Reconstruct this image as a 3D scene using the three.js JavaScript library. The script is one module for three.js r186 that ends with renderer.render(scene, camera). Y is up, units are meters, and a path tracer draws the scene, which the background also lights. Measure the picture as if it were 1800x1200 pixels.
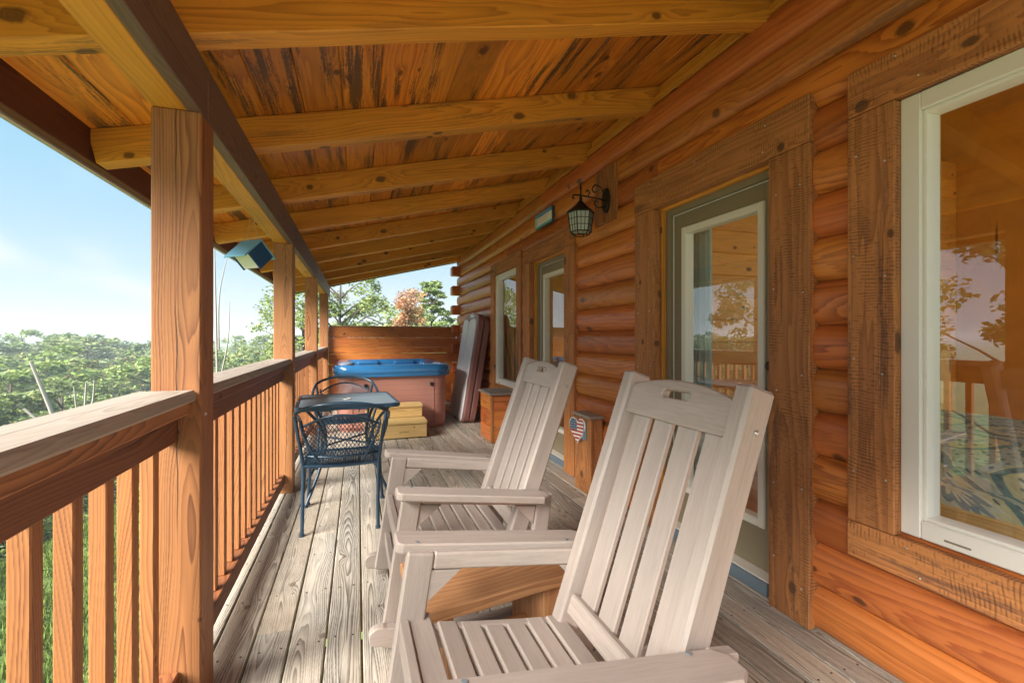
import * as THREE from 'three';
import { mergeGeometries } from 'three/addons/utils/BufferGeometryUtils.js';

// ------------------------------------------------------------------ camera, sky, sun, exposure
const scene = new THREE.Scene();
const camera = new THREE.PerspectiveCamera(73.74, 1800 / 1200, 0.05, 4000);
camera.position.set(0, 1.245, 0);
camera.rotation.y = -Math.atan(271 / 800);
camera.setViewOffset(1800, 1200, 0, 8, 1800, 1200);
camera.updateProjectionMatrix();
scene.add(camera);

const renderer = new THREE.WebGLRenderer({ antialias: true });
renderer.setSize(1024, 682);
renderer.toneMapping = THREE.LinearToneMapping;
renderer.toneMappingExposure = 8.2;
renderer.shadowMap.enabled = true;

const SUN = new THREE.Vector3(-0.66, 0.62, 0.43).normalize();
const sun = new THREE.DirectionalLight(new THREE.Color().setRGB(1, 0.95, 0.86), 2.2);
sun.position.copy(SUN.clone().multiplyScalar(60)).add(new THREE.Vector3(0, 0, -6));
sun.target.position.set(0, 0, -6);
sun.castShadow = true;
sun.shadow.radius = 75;
sun.shadow.mapSize.set(2048, 2048);
Object.assign(sun.shadow.camera, { left: -60, right: 60, top: 60, bottom: -60, near: 1, far: 160 });
scene.add(sun, sun.target);

// ------------------------------------------------------------------ noise
let seed = 12345;
const rnd = () => { seed = (seed * 1664525 + 1013904223) >>> 0; return seed / 4294967296; };
const rr = (a, b) => a + (b - a) * rnd();
const pick = (a) => a[Math.floor(rnd() * a.length) % a.length];
const PERM = new Uint8Array(1024);
{
  const p = Array.from({ length: 256 }, (_, i) => i);
  for (let i = 255; i > 0; i--) { const j = Math.floor(rnd() * (i + 1)); [p[i], p[j]] = [p[j], p[i]]; }
  for (let i = 0; i < 1024; i++) PERM[i] = p[i & 255];
}
const GX = new Float32Array(256), GY = new Float32Array(256);
for (let i = 0; i < 256; i++) { GX[i] = Math.cos(i * 2.399963); GY[i] = Math.sin(i * 2.399963); }
const mod = (a, n) => ((a % n) + n) % n;
// gradient noise; px > 0 makes it repeat along x after px lattice steps
function pn(x, y, px = 0) {
  const xi = Math.floor(x), yi = Math.floor(y), fx = x - xi, fy = y - yi;
  const x0 = (px ? mod(xi, px) : xi) & 255, x1 = (px ? mod(xi + 1, px) : xi + 1) & 255, y0 = yi & 255, y1 = (yi + 1) & 255;
  const a = PERM[PERM[x0] + y0], b = PERM[PERM[x1] + y0], c = PERM[PERM[x0] + y1], d = PERM[PERM[x1] + y1];
  const u = fx * fx * fx * (fx * (fx * 6 - 15) + 10), v = fy * fy * fy * (fy * (fy * 6 - 15) + 10);
  const n0 = GX[a] * fx + GY[a] * fy, n1 = GX[b] * (fx - 1) + GY[b] * fy;
  const n2 = GX[c] * fx + GY[c] * (fy - 1), n3 = GX[d] * (fx - 1) + GY[d] * (fy - 1);
  const m0 = n0 + u * (n1 - n0), m1 = n2 + u * (n3 - n2);
  return 1.5 * (m0 + v * (m1 - m0));
}
const fbm = (x, y, px = 0) => pn(x, y, px) * 0.6 + pn(x * 2, y * 2 + 17, px * 2) * 0.3 + pn(x * 4, y * 4 + 31, px * 4) * 0.15;
const clamp = (x, a = 0, b = 1) => Math.min(b, Math.max(a, x));
const smooth = (a, b, x) => { const t = clamp((x - a) / (b - a)); return t * t * (3 - 2 * t); };
const enc = (c) => { c = clamp(c); return Math.round(255 * (c <= 0.0031308 ? 12.92 * c : 1.055 * Math.pow(c, 1 / 2.4) - 0.055)); };
const mix3 = (a, b, t) => [a[0] + (b[0] - a[0]) * t, a[1] + (b[1] - a[1]) * t, a[2] + (b[2] - a[2]) * t];

// ------------------------------------------------------------------ sky (air and thin cloud)
{
  const W = 512, H = 256, data = new Float32Array(W * H * 4);
  for (let j = 0; j < H; j++) for (let i = 0; i < W; i++) {
    const el = ((j + 0.5) / H - 0.5) * Math.PI, az = ((i + 0.5) / W - 0.5) * 2 * Math.PI;
    const s = Math.max(0, Math.sin(el));
    const t = Math.pow(1 - s, 4.6);
    let c = mix3([0.033, 0.079, 0.112], [0.120, 0.129, 0.134], t);
    const dir = [Math.cos(el) * Math.cos(az), s, Math.cos(el) * Math.sin(az)];
    const k = 1 / (0.18 + s), cl = fbm(dir[0] * k * 1.1 + 5, dir[2] * k * 0.6 + 9) + 0.35 * pn(dir[0] * k * 4, dir[2] * k * 1.6);
    c = mix3(c, [0.116, 0.126, 0.133], smooth(0.0, 0.6, cl) * 0.9 * smooth(0, 0.1, s));
    const o = (j * W + i) * 4;
    data[o] = c[0]; data[o + 1] = c[1]; data[o + 2] = c[2]; data[o + 3] = 1;
  }
  const t = new THREE.DataTexture(data, W, H, THREE.RGBAFormat, THREE.FloatType);
  t.mapping = THREE.EquirectangularReflectionMapping;
  t.magFilter = THREE.LinearFilter; t.minFilter = THREE.LinearFilter;
  t.needsUpdate = true;
  scene.background = t; scene.environment = t;
}

// ------------------------------------------------------------------ wood textures: K strips, each one board face
function tex(data, w, h, srgb) {
  const t = new THREE.DataTexture(data, w, h, THREE.RGBAFormat);
  t.wrapS = t.wrapT = THREE.RepeatWrapping;
  t.magFilter = THREE.LinearFilter; t.minFilter = THREE.LinearMipmapLinearFilter; t.generateMipmaps = true;
  if (srgb) t.colorSpace = THREE.SRGBColorSpace;
  t.needsUpdate = true;
  return t;
}
function woodTex(o) {
  const { L = 4, Ws = 0.2, K = 4, px = 2048, row = 96, light, dark, ring = 0.012, knots = 0.8, knotR = 0.014, contrast = 0.8, wander = 0.05, h0 = 0.05, fibre = 0.12, blotch = 0, blotchC = [0.05, 0.04, 0.04], saw = 0, tone = 0.12, patch = 0, patchC, sharp = 3, cracks = 0, bump = false, warm } = o;
  const Hh = row * K, col = new Uint8Array(px * Hh * 4), hgt = bump ? new Uint8Array(px * Hh * 4) : null;
  for (let k = 0; k < K; k++) {
    const so = k * 37.7 + rr(0, 90), cv = rr(-0.3, 0.3) * Ws, hh = h0 * rr(0.5, 1.5), toneK = rr(-1, 1) * tone;
    const kn = [];
    const n = Math.round(knots * L * rr(0.6, 1.4));
    for (let i = 0; i < n; i++) kn.push([rr(0, L), rr(-0.42, 0.42) * Ws, knotR * rr(0.5, 1.35), rr(1.0, 1.9)]);
    for (let i = 0; i < px; i++) {
      const u = (i / px) * L;
      const c = cv + wander * pn(u * 0.5, so, L * 0.5) + 0.02 * pn(u * 2, so + 3, L * 2);
      const h = Math.abs(hh + h0 * 1.3 * pn(u * 0.5, so + 11, L * 0.5) + h0 * 0.35 * pn(u * 2, so + 21, L * 2)) + 0.004;
      const near = kn.filter((q) => { let du = Math.abs(u - q[0]); du = Math.min(du, L - du); return du < 0.22; });
      for (let j = 0; j < row; j++) {
        const v = ((j + 0.5) / row - 0.5) * Ws;
        let r = Math.sqrt((v - c) * (v - c) + h * h);
        r += 0.35 * ring * pn(u * 3, v * 60 + so, L * 3);
        let kd = 9, kq = null, add = 0;
        for (const q of near) {
          let du = u - q[0]; if (du > L / 2) du -= L; if (du < -L / 2) du += L;
          const dv = v - q[1], e = (du * du) / (q[3] * q[3]) + dv * dv, s2 = q[2] * 2.1;
          add += q[2] * (o.knotWarp ?? 2) * Math.exp(-(du * du / 9 + dv * dv) / (s2 * s2));
          const dd = Math.sqrt(e) / q[2] + 0.18 * pn(u * 60, v * 60 + so); if (dd < kd) { kd = dd; kq = q; }
        }
        r += add;
        const p = r / ring, f = p - Math.floor(p);
        let g = Math.pow(f, sharp) * (1 - smooth(0.9, 1, f)) * 1.6;
        g *= 0.65 + 0.5 * pn(p * 0.35, so + 5);
        const fib = pn(u * 8, v * 900 + so, L * 8) * 0.6 + pn(u * 24, v * 1500 + so, L * 24) * 0.4;
        let d = clamp(g * contrast + fib * fibre + 0.1);
        let cc = mix3(light, dark, d);
        let tn = 1 + toneK + 0.10 * fbm(u * 1, v * 5 + so, L) + 0.05 * pn(u * 5, v * 30 + so, L * 5);
        if (warm) cc = mix3(cc, warm, clamp(0.5 * fbm(u * 1, v * 3 + so + 60, L) + 0.1));
        cc = [cc[0] * tn, cc[1] * tn, cc[2] * tn];
        if (blotch) {
          const b = smooth(o.blotchLo ?? 0.26, (o.blotchLo ?? 0.26) + 0.3, fbm(u * 1, v * 16 + so + 40, L) * 0.9 + 0.3 * pn(u * 5, v * 190 + so, L * 5) + 0.15 * pn(u * 40, v * 160 + so, L * 40)) * smooth(o.blotchMod ?? -0.05, (o.blotchMod ?? -0.05) + 0.35, pn(u * 1, v * 3 + so + 80, L));
          cc = mix3(cc, blotchC, b * blotch);
        }
        if (patch) { const b = smooth(0.1, 0.6, fbm(u * 2, v * 8 + so + 140, L * 2)); cc = mix3(cc, patchC, b * patch); }
        let sw = 0;
        if (saw) {
          const ph = u * 84 + 1.6 * pn(u * 5, so, L * 5) + 5 * v + 0.5 * pn(u * 14, v * 14 + so, L * 14);
          sw = Math.pow(0.5 + 0.5 * Math.sin(ph * 6.283), 3) * smooth(-0.2, 0.45, fbm(u * 3, v * 10 + so + 70, L * 3) + 0.5 * pn(u * 60, v * 60 + so, L * 60));
          const m = 1 - saw * sw; cc = [cc[0] * m, cc[1] * m, cc[2] * m];
        }
        if (kq && kd < 1.5) {
          const kc = kd < 1 ? [0.10, 0.042, 0.02] : [0.16, 0.06, 0.022];
          const ringk = 0.75 + 0.25 * Math.sin(kd * 14);
          cc = mix3(cc, [kc[0] * ringk, kc[1] * ringk, kc[2] * ringk], (1 - smooth(0.8, 1.5, kd)) * (o.knotDark ?? 0.8));
        }
        let ck = 0;
        if (cracks) {
          const cr = Math.abs(v - Ws * 0.22 * pn(u * 0.5, so + 200, L * 0.5) - 0.004 * pn(u * 9, so + 7, L * 9));
          ck = (1 - smooth(0.0008, 0.0022, cr)) * smooth(0.0, 0.2, pn(u * 1, so + 230, L)) * cracks;
          const m = 1 - 0.85 * ck; cc = [cc[0] * m, cc[1] * m, cc[2] * m];
        }
        const q = ((k * row + j) * px + i) * 4;
        col[q] = enc(cc[0]); col[q + 1] = enc(cc[1]); col[q + 2] = enc(cc[2]); col[q + 3] = 255;
        if (bump) { const b = Math.round(255 * clamp(0.75 - 0.35 * d + 0.18 * fib - 0.4 * sw - 0.6 * ck)); hgt[q] = hgt[q + 1] = hgt[q + 2] = b; hgt[q + 3] = 255; }
      }
    }
  }
  return { map: tex(col, px, Hh, true), bump: bump ? tex(hgt, px, Hh, false) : null, L, Ws, K };
}
const T = {
  log: woodTex({ L: 8, Ws: 0.21, K: 6, px: 2048, row: 72, light: [0.64, 0.232, 0.040], dark: [0.29, 0.072, 0.014], ring: 0.022, contrast: 0.62, knots: 0.6, knotR: 0.017, blotch: 0.65, blotchC: [0.17, 0.075, 0.035], tone: 0.16, h0: 0.07, sharp: 1.6, warm: [0.46, 0.118, 0.038], cracks: 0.5 }),
  roof: woodTex({ L: 4, Ws: 0.2, K: 12, px: 1280, row: 80, light: [0.74, 0.270, 0.028], dark: [0.37, 0.095, 0.012], ring: 0.02, contrast: 0.6, knots: 1.0, knotR: 0.014, blotch: 0.9, blotchC: [0.075, 0.042, 0.022], blotchLo: 0.0, blotchMod: -0.3, tone: 0.24, h0: 0.07, sharp: 1.6 }),
  beam: woodTex({ L: 4, Ws: 0.2, K: 6, px: 1536, row: 96, light: [0.77, 0.345, 0.042], dark: [0.42, 0.14, 0.018], ring: 0.015, contrast: 0.6, knots: 0.9, knotR: 0.017, blotch: 0.65, blotchLo: 0.12, blotchC: [0.19, 0.10, 0.04], tone: 0.12, sharp: 1.8 }),
  post: woodTex({ L: 4, Ws: 0.15, K: 6, px: 2048, row: 96, light: [0.41, 0.175, 0.06], dark: [0.165, 0.057, 0.021], ring: 0.0066, contrast: 0.75, knotWarp: 1.1, knots: 0.5, knotR: 0.011, blotch: 0.2, blotchC: [0.17, 0.09, 0.055], tone: 0.1, sharp: 1.6, cracks: 1, bump: true }),
  deck: woodTex({ L: 4, Ws: 0.14, K: 10, px: 2048, row: 80, light: [0.58, 0.515, 0.435], dark: [0.14, 0.12, 0.10], ring: 0.0068, contrast: 0.85, knots: 0.5, knotR: 0.011, blotch: 0.2, blotchC: [0.25, 0.17, 0.11], tone: 0.16, sharp: 1.5, fibre: 0.42, h0: 0.035, wander: 0.03, cracks: 0.6, warm: [0.46, 0.355, 0.245], bump: true, knotDark: 0.6 }),
  casing: woodTex({ L: 4, Ws: 0.21, K: 5, px: 2048, row: 104, light: [0.58, 0.235, 0.070], dark: [0.23, 0.075, 0.026], ring: 0.02, contrast: 0.5, knots: 0.8, knotR: 0.017, blotch: 0.7, blotchLo: 0.14, blotchC: [0.12, 0.058, 0.042], saw: 0.6, tone: 0.12, sharp: 1.6, bump: true }),
  pine: woodTex({ L: 2, Ws: 0.25, K: 4, px: 1024, row: 96, light: [0.66, 0.46, 0.19], dark: [0.44, 0.26, 0.085], ring: 0.012, contrast: 0.65, knots: 0.8, knotR: 0.010, tone: 0.08, sharp: 1.7 }),
  cedar: woodTex({ L: 2, Ws: 0.4, K: 3, px: 1024, row: 160, light: [0.60, 0.31, 0.14], dark: [0.30, 0.12, 0.05], ring: 0.022, contrast: 0.6, knots: 1.6, knotR: 0.012, tone: 0.08, blotch: 0.4, blotchC: [0.22, 0.09, 0.05], sharp: 1.5, bump: true }),
  plastic: woodTex({ L: 2, Ws: 0.1, K: 4, px: 1024, row: 48, light: [0.465, 0.395, 0.355], dark: [0.36, 0.30, 0.265], ring: 0.02, contrast: 0.25, knots: 0, fibre: 0.7, tone: 0.06, blotch: 0.22, blotchLo: 0.1, blotchMod: -0.3, blotchC: [0.27, 0.21, 0.17], bump: true }),
  cap: woodTex({ L: 4, Ws: 0.16, K: 3, px: 2048, row: 96, light: [0.34, 0.29, 0.245], dark: [0.17, 0.13, 0.10], ring: 0.012, contrast: 0.5, knots: 0.3, knotR: 0.01, fibre: 0.4, tone: 0.1, sharp: 1.6, cracks: 0.6, bump: true }),
  room: woodTex({ L: 4, Ws: 0.2, K: 5, px: 1024, row: 64, light: [0.82, 0.42, 0.075], dark: [0.56, 0.23, 0.035], ring: 0.02, contrast: 0.4, knots: 1.1, knotR: 0.012, tone: 0.12, sharp: 1.6 }),
};
function wm(t, color = [1, 1, 1], rough = 0.6, bs = 0.0012, extra = {}) {
  const m = new THREE.MeshPhysicalMaterial({ map: t.map, roughness: rough, ...extra });
  m.color.setRGB(...color);
  if (t.bump) { m.bumpMap = t.bump; m.bumpScale = bs; }
  m.userData.t = t;
  return m;
}
const tint = (t, n, spread, rough, bs, base = [1, 1, 1]) => Array.from({ length: n }, () => {
  const a = 1 + rr(-spread, spread), b = 1 + rr(-spread, spread) * 0.4;
  return wm(t, [base[0] * a, base[1] * a * b, base[2] * a * b * b], rough, bs);
});
const M = {
  log: [...tint(T.log, 4, 0.14, 0.38), ...tint(T.log, 4, 0.14, 0.38, 0.001, [0.86, 0.75, 0.95])], roof: tint(T.roof, 6, 0.2, 0.42), beam: tint(T.beam, 3, 0.08, 0.55), post: tint(T.post, 3, 0.06, 0.62, 0.0012),
  deck: tint(T.deck, 6, 0.12, 0.82, 0.0016), casing: tint(T.casing, 4, 0.12, 0.72, 0.0022), pine: tint(T.pine, 2, 0.06, 0.6), cedar: wm(T.cedar, [1, 1, 1], 0.45, 0.001),
  plastic: wm(T.plastic, [1, 1, 1], 0.5, 0.0004), cap: wm(T.cap, [1, 1, 1], 0.7, 0.0015), baluster: tint(T.post, 4, 0.1, 0.6, 0.001, [1.06, 1.0, 0.95]),
  rail: tint(T.post, 3, 0.1, 0.6, 0.0012, [0.62, 0.5, 0.5]), wallplank: tint(T.log, 4, 0.06, 0.5, 0.001, [1.02, 0.95, 0.95]), fascia: wm(T.post, [0.36, 0.22, 0.22], 0.7), room: tint(T.room, 4, 0.1, 0.5),
  shadedWornPly: tint(T.cap, 3, 0.1, 0.65, 0.0015, [0.54, 0.40, 0.36]),  // weathered tone, with the shade of the beam's inner face painted in
};
const std = (rgb, rough = 0.5, metal = 0, extra = {}) => { const m = new THREE.MeshPhysicalMaterial({ roughness: rough, metalness: metal, ...extra }); m.color.setRGB(...rgb); return m; };
const P = {
  white: std([0.80, 0.77, 0.70], 0.4), cream: std([0.74, 0.72, 0.62], 0.45), taupe: std([0.25, 0.205, 0.13], 0.45), sill: std([0.20, 0.27, 0.33], 0.35, 0.3),
  skyTintTop: std([0.22, 0.29, 0.35], 0.5, 0),  // paler than the iron: sky reflection put into the sheet's colour
  black: std([0.018, 0.02, 0.02], 0.45, 0.3), blue: std([0.018, 0.05, 0.09], 0.36, 0.1, { clearcoat: 0.3 }), tub: std([0.028, 0.18, 0.43], 0.2, 0, { clearcoat: 0.6 }),
  screw: std([0.6, 0.6, 0.58], 0.35, 0.9), glass: std([1, 1, 1], 0.0, 0, { transmission: 1, thickness: 0, ior: 2.35 }), frosted: std([0.80, 0.90, 0.85], 0.6, 0, { transmission: 0.45, thickness: 0 }),
  vinyl: std([0.24, 0.10, 0.085], 0.45), foam: std([0.80, 0.80, 0.80], 0.5), roofing: std([0.08, 0.075, 0.07], 0.9), drip: std([0.5, 0.5, 0.46], 0.4, 0.3),
  bhBlue: std([0.16, 0.40, 0.56], 0.55), bhDark: std([0.010, 0.075, 0.21], 0.55), bhWhite: std([0.68, 0.68, 0.58], 0.6), string: std([0.55, 0.42, 0.28], 0.8), outlet: std([0.22, 0.27, 0.31], 0.5),
  plaster: std([0.55, 0.5, 0.42], 0.8), curtain: std([0.52, 0.66, 0.62], 0.9, 0, { transmission: 0.3, thickness: 0 }), greenCloth: std([0.10, 0.30, 0.14], 0.9), bark: std([0.10, 0.078, 0.058], 0.9), deadwood: std([0.30, 0.27, 0.235], 0.85),
};

// ------------------------------------------------------------------ helpers
const used = {};
const numbered = (n) => { const k = used[n] = (used[n] ?? -1) + 1; return k ? `${n}_${String(k).padStart(3, '0')}` : n; };
function thing(name, label, category, pos = [0, 0, 0], turn = 0, group, kind) {
  const o = new THREE.Group(); o.name = numbered(name); o.position.set(...pos); o.rotation.y = turn;
  o.userData = { label, category }; if (group) o.userData.group = group; if (kind) o.userData.kind = kind;
  scene.add(o); return o;
}
function structure(name, label) { const o = new THREE.Group(); o.name = name; o.userData = { kind: 'structure', label, category: name.replace(/_/g, ' ') }; scene.add(o); return o; }
function part(name, geo, mat, parent, pos, rot) {
  const m = new THREE.Mesh(geo, mat); m.name = name; if (pos) m.position.set(...pos); if (rot) m.rotation.set(...rot);
  parent.add(m); return m;
}
function group(name, parent) { const g = new THREE.Group(); g.name = name; parent.add(g); return g; }
// chamfered box, flat faces
function cbox(sx, sy, sz, c = 0.003) {
  const h = [sx / 2, sy / 2, sz / 2]; c = Math.min(c, h[0] * 0.45, h[1] * 0.45, h[2] * 0.45);
  const P3 = (s, f) => [0, 1, 2].map((a) => s[a] * (a === f ? h[a] : h[a] - c));
  const pos = [];
  const tri = (a, b, d, n) => { const u = b.map((q, i) => q - a[i]), w = d.map((q, i) => q - a[i]); const cr = [u[1] * w[2] - u[2] * w[1], u[2] * w[0] - u[0] * w[2], u[0] * w[1] - u[1] * w[0]]; if (cr[0] * n[0] + cr[1] * n[1] + cr[2] * n[2] < 0) pos.push(...a, ...d, ...b); else pos.push(...a, ...b, ...d); };
  const quad = (a, b, d, e, n) => { tri(a, b, d, n); tri(a, d, e, n); };
  for (let f = 0; f < 3; f++) for (const s of [-1, 1]) {
    const a = (f + 1) % 3, b = (f + 2) % 3, n = [0, 0, 0]; n[f] = s;
    const v = [[-1, -1], [1, -1], [1, 1], [-1, 1]].map(([p, q]) => { const t = [0, 0, 0]; t[f] = s; t[a] = p; t[b] = q; return P3(t, f); });
    quad(...v, n);
  }
  for (let f = 0; f < 3; f++) { const a = (f + 1) % 3, b = (f + 2) % 3;
    for (const s of [-1, 1]) for (const q of [-1, 1]) {
      const S = (e) => { const t = [0, 0, 0]; t[f] = e; t[a] = s; t[b] = q; return t; }; const n = [0, 0, 0]; n[a] = s; n[b] = q;
      quad(P3(S(-1), a), P3(S(1), a), P3(S(1), b), P3(S(-1), b), n);
    } }
  for (const x of [-1, 1]) for (const y of [-1, 1]) for (const z of [-1, 1]) { const s = [x, y, z]; tri(P3(s, 0), P3(s, 1), P3(s, 2), s); }
  const g = new THREE.BufferGeometry(); g.setAttribute('position', new THREE.Float32BufferAttribute(pos, 3)); g.computeVertexNormals(); return g;
}
// board mapping: grain runs along axis ax, each long face takes a strip of the texture
function boardUV(g, t, ax) {
  g.computeBoundingBox(); const bb = g.boundingBox, lo = bb.min.toArray(), hi = bb.max.toArray();
  const p = g.attributes.position, n = g.attributes.normal, uv = new Float32Array(p.count * 2), off = rr(0, t.L), base = Math.floor(rnd() * 97);
  const o1 = (ax + 1) % 3, o2 = (ax + 2) % 3;
  for (let i = 0; i < p.count; i++) {
    const P_ = [p.getX(i), p.getY(i), p.getZ(i)], N = [n.getX(i), n.getY(i), n.getZ(i)].map(Math.abs);
    const sg = [n.getX(i), n.getY(i), n.getZ(i)];
    let u, v, strip;
    if (N[ax] > 0.85) { u = off / t.L + (P_[o1] - lo[o1]) * 0.12; strip = base % t.K; v = clamp((P_[o2] - lo[o2]) / Math.max(t.Ws, hi[o2] - lo[o2]), 0.03, 0.97); }
    else {
      const c = N[o1] >= N[o2] ? o2 : o1, face = (c === o2 ? 0 : 2) + (sg[c === o2 ? o1 : o2] > 0 ? 1 : 0);
      u = (P_[ax] + off + face * 1.37) / t.L; strip = (base + face * 3) % t.K;
      v = 0.02 + 0.96 * clamp((P_[c] - lo[c]) / Math.max(t.Ws * 0.98, hi[c] - lo[c]));
    }
    uv[i * 2] = u; uv[i * 2 + 1] = (strip + v) / t.K;
  }
  g.setAttribute('uv', new THREE.BufferAttribute(uv, 2)); return g;
}
// a board spanning a box in world terms (x0..x1, y0..y1, depth d0..d1; depth runs along -z)
function board(name, x0, x1, y0, y1, d0, d1, ax, mat, parent, c = 0.003) {
  const m = Array.isArray(mat) ? pick(mat) : mat;
  const g = cbox(Math.abs(x1 - x0), Math.abs(y1 - y0), Math.abs(d1 - d0), c);
  if (m.userData.t) boardUV(g, m.userData.t, ax);
  return part(name, g, m, parent, [(x0 + x1) / 2, (y0 + y1) / 2, -(d0 + d1) / 2]);
}
// free board of size along local x, turned by a matrix later
function stick(name, len, h, w, mat, parent, pos, rot, c = 0.003) {
  const m = Array.isArray(mat) ? pick(mat) : mat; const g = cbox(len, h, w, c);
  if (m.userData.t) boardUV(g, m.userData.t, 0);
  return part(name, g, m, parent, pos, rot);
}
function extr(shape, depth, bevel = 0.003, curve = 8) {
  const g = new THREE.ExtrudeGeometry(shape, { depth: depth - 2 * bevel, bevelEnabled: bevel > 0, bevelThickness: bevel, bevelSize: bevel, bevelOffset: -bevel, bevelSegments: 1, curveSegments: curve });
  g.translate(0, 0, bevel - depth / 2); return g;
}
const poly = (pts) => { const s = new THREE.Shape(); pts.forEach(([x, y], i) => (i ? s.lineTo(x, y) : s.moveTo(x, y))); s.closePath(); return s; };
function tube(pts, r, seg = 24, rad = 8, closed = false) { return new THREE.TubeGeometry(new THREE.CatmullRomCurve3(pts.map((p) => new THREE.Vector3(...p)), closed, 'catmullrom', 0.3), seg, r, rad, closed); }
const merge = (gs) => mergeGeometries(gs.map((g) => { const h = g.index ? g.toNonIndexed() : g.clone(); for (const k of Object.keys(h.attributes)) if (!['position', 'normal'].includes(k)) h.deleteAttribute(k); return h; }));

// ------------------------------------------------------------------ ground
const hill = (X, d) => {
  const out = Math.max(0, -X - 4.5), R = Math.hypot(Math.max(0, -X - 4.5), Math.max(0, d - 11));
  let y = -3 - 5.6 * smooth(0, 13, R) + 1.5 * smooth(20, 90, R) + 2.5 * smooth(90, 300, R);
  const back = smooth(9, 15, d) * smooth(-7, 0, X); y += (back) * 5.0 * (1 - smooth(30, 70, R));
  return y + 0.25 * fbm(X * 0.12 + 40, d * 0.12 + 40) + 1.6 * fbm(X * 0.012 + 9, d * 0.012 + 3) * smooth(20, 80, R);
};
{
  const N = 150, half = 1500, pos = [], idx = [], uvs = [], cols = [];
  const warp = (t) => Math.sign(t) * (Math.abs(t) * 24 + Math.pow(Math.abs(t), 4) * (half - 24));
  for (let j = 0; j <= N; j++) for (let i = 0; i <= N; i++) {
    const X = warp((i / N) * 2 - 1) - 4, d = warp((j / N) * 2 - 1) + 8;
    pos.push(X, hill(X, d), -d); uvs.push(X / 6, d / 6);
  }
  for (let j = 0; j < N; j++) for (let i = 0; i < N; i++) { const a = j * (N + 1) + i, b = a + 1, c = a + N + 1, e = c + 1; idx.push(a, b, e, a, e, c); }
  const g = new THREE.BufferGeometry(); g.setAttribute('position', new THREE.Float32BufferAttribute(pos, 3)); g.setAttribute('uv', new THREE.Float32BufferAttribute(uvs, 2)); g.setIndex(idx); g.computeVertexNormals();
  const S = 512, data = new Uint8Array(S * S * 4);
  for (let j = 0; j < S; j++) for (let i = 0; i < S; i++) {
    const x = (i / S) * 8, y = (j / S) * 8, n = fbm(x, y, 8), f = pn(x * 16, y * 16, 128), q = (j * S + i) * 4;
    let c = mix3([0.085, 0.15, 0.028], [0.17, 0.20, 0.05], clamp(0.5 + n * 0.8 + f * 0.35));
    c = mix3(c, [0.24, 0.16, 0.10], smooth(0.25, 0.6, fbm(x * 0.5 + 30, y * 1 + 7, 4) + 0.25 * f));
    data[q] = enc(c[0]); data[q + 1] = enc(c[1]); data[q + 2] = enc(c[2]); data[q + 3] = 255;
  }
  const m = new THREE.MeshStandardMaterial({ map: tex(data, S, S, true), roughness: 0.95 });
  const mesh = part('ground', g, m, scene); mesh.userData = { kind: 'structure', label: 'grassy ground sloping away below the porch', category: 'ground' };
}
// ------------------------------------------------------------------ deck
const deck = structure('deck', 'weathered grey plank deck floor of the porch');
{
  let k = 0;
  for (let X = 0.0156 - 0.14 * 5; X < 1.88; X += 0.14, k++) {
    const x0 = X + 0.0035, x1 = Math.min(X + 0.1365, 1.9); if (x1 - x0 < 0.03) continue;
    const cuts = [-1.25, ...[[0.9, 4.6], [3.15, 6.7], [2.1, 5.6], [3.12, 7.2], [1.2, 4.9]][k % 5].map((v) => v + (k % 3) * 0.02), 8.75];
    for (let i = 0; i + 1 < cuts.length; i++) board('board', x0, x1, -0.036 + rr(-0.0015, 0.0015), rr(-0.0012, 0.0012), cuts[i] + 0.0015, cuts[i + 1] - 0.0015, 2, M.deck, deck, 0.004);
  }
  for (let d = -1.24; d < 8.8; d += 0.405) board('joist', -0.66, 1.95, -0.235, -0.038, d, d + 0.038, 0, M.rail[0], deck);
  { const gs = []; for (let d = -1.22; d < 8.7; d += 0.405) for (let X = 0.0156 - 0.14 * 5; X < 1.8; X += 0.14) for (const q of [0.03, 0.108]) { const g = new THREE.CylinderGeometry(0.0042, 0.0042, 0.0016, 7); g.translate(X + q + rr(-0.006, 0.006), 0.0012, -(d + rr(-0.008, 0.008))); gs.push(g); } const sc = part('screws', merge(gs), std([0.10, 0.09, 0.08], 0.5, 0.6), deck); sc.userData.kind = 'stuff'; }
  board('rim_joist', -0.70, -0.662, -0.235, -0.04, -1.25, 8.75, 2, M.rail[1], deck);
}

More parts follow.
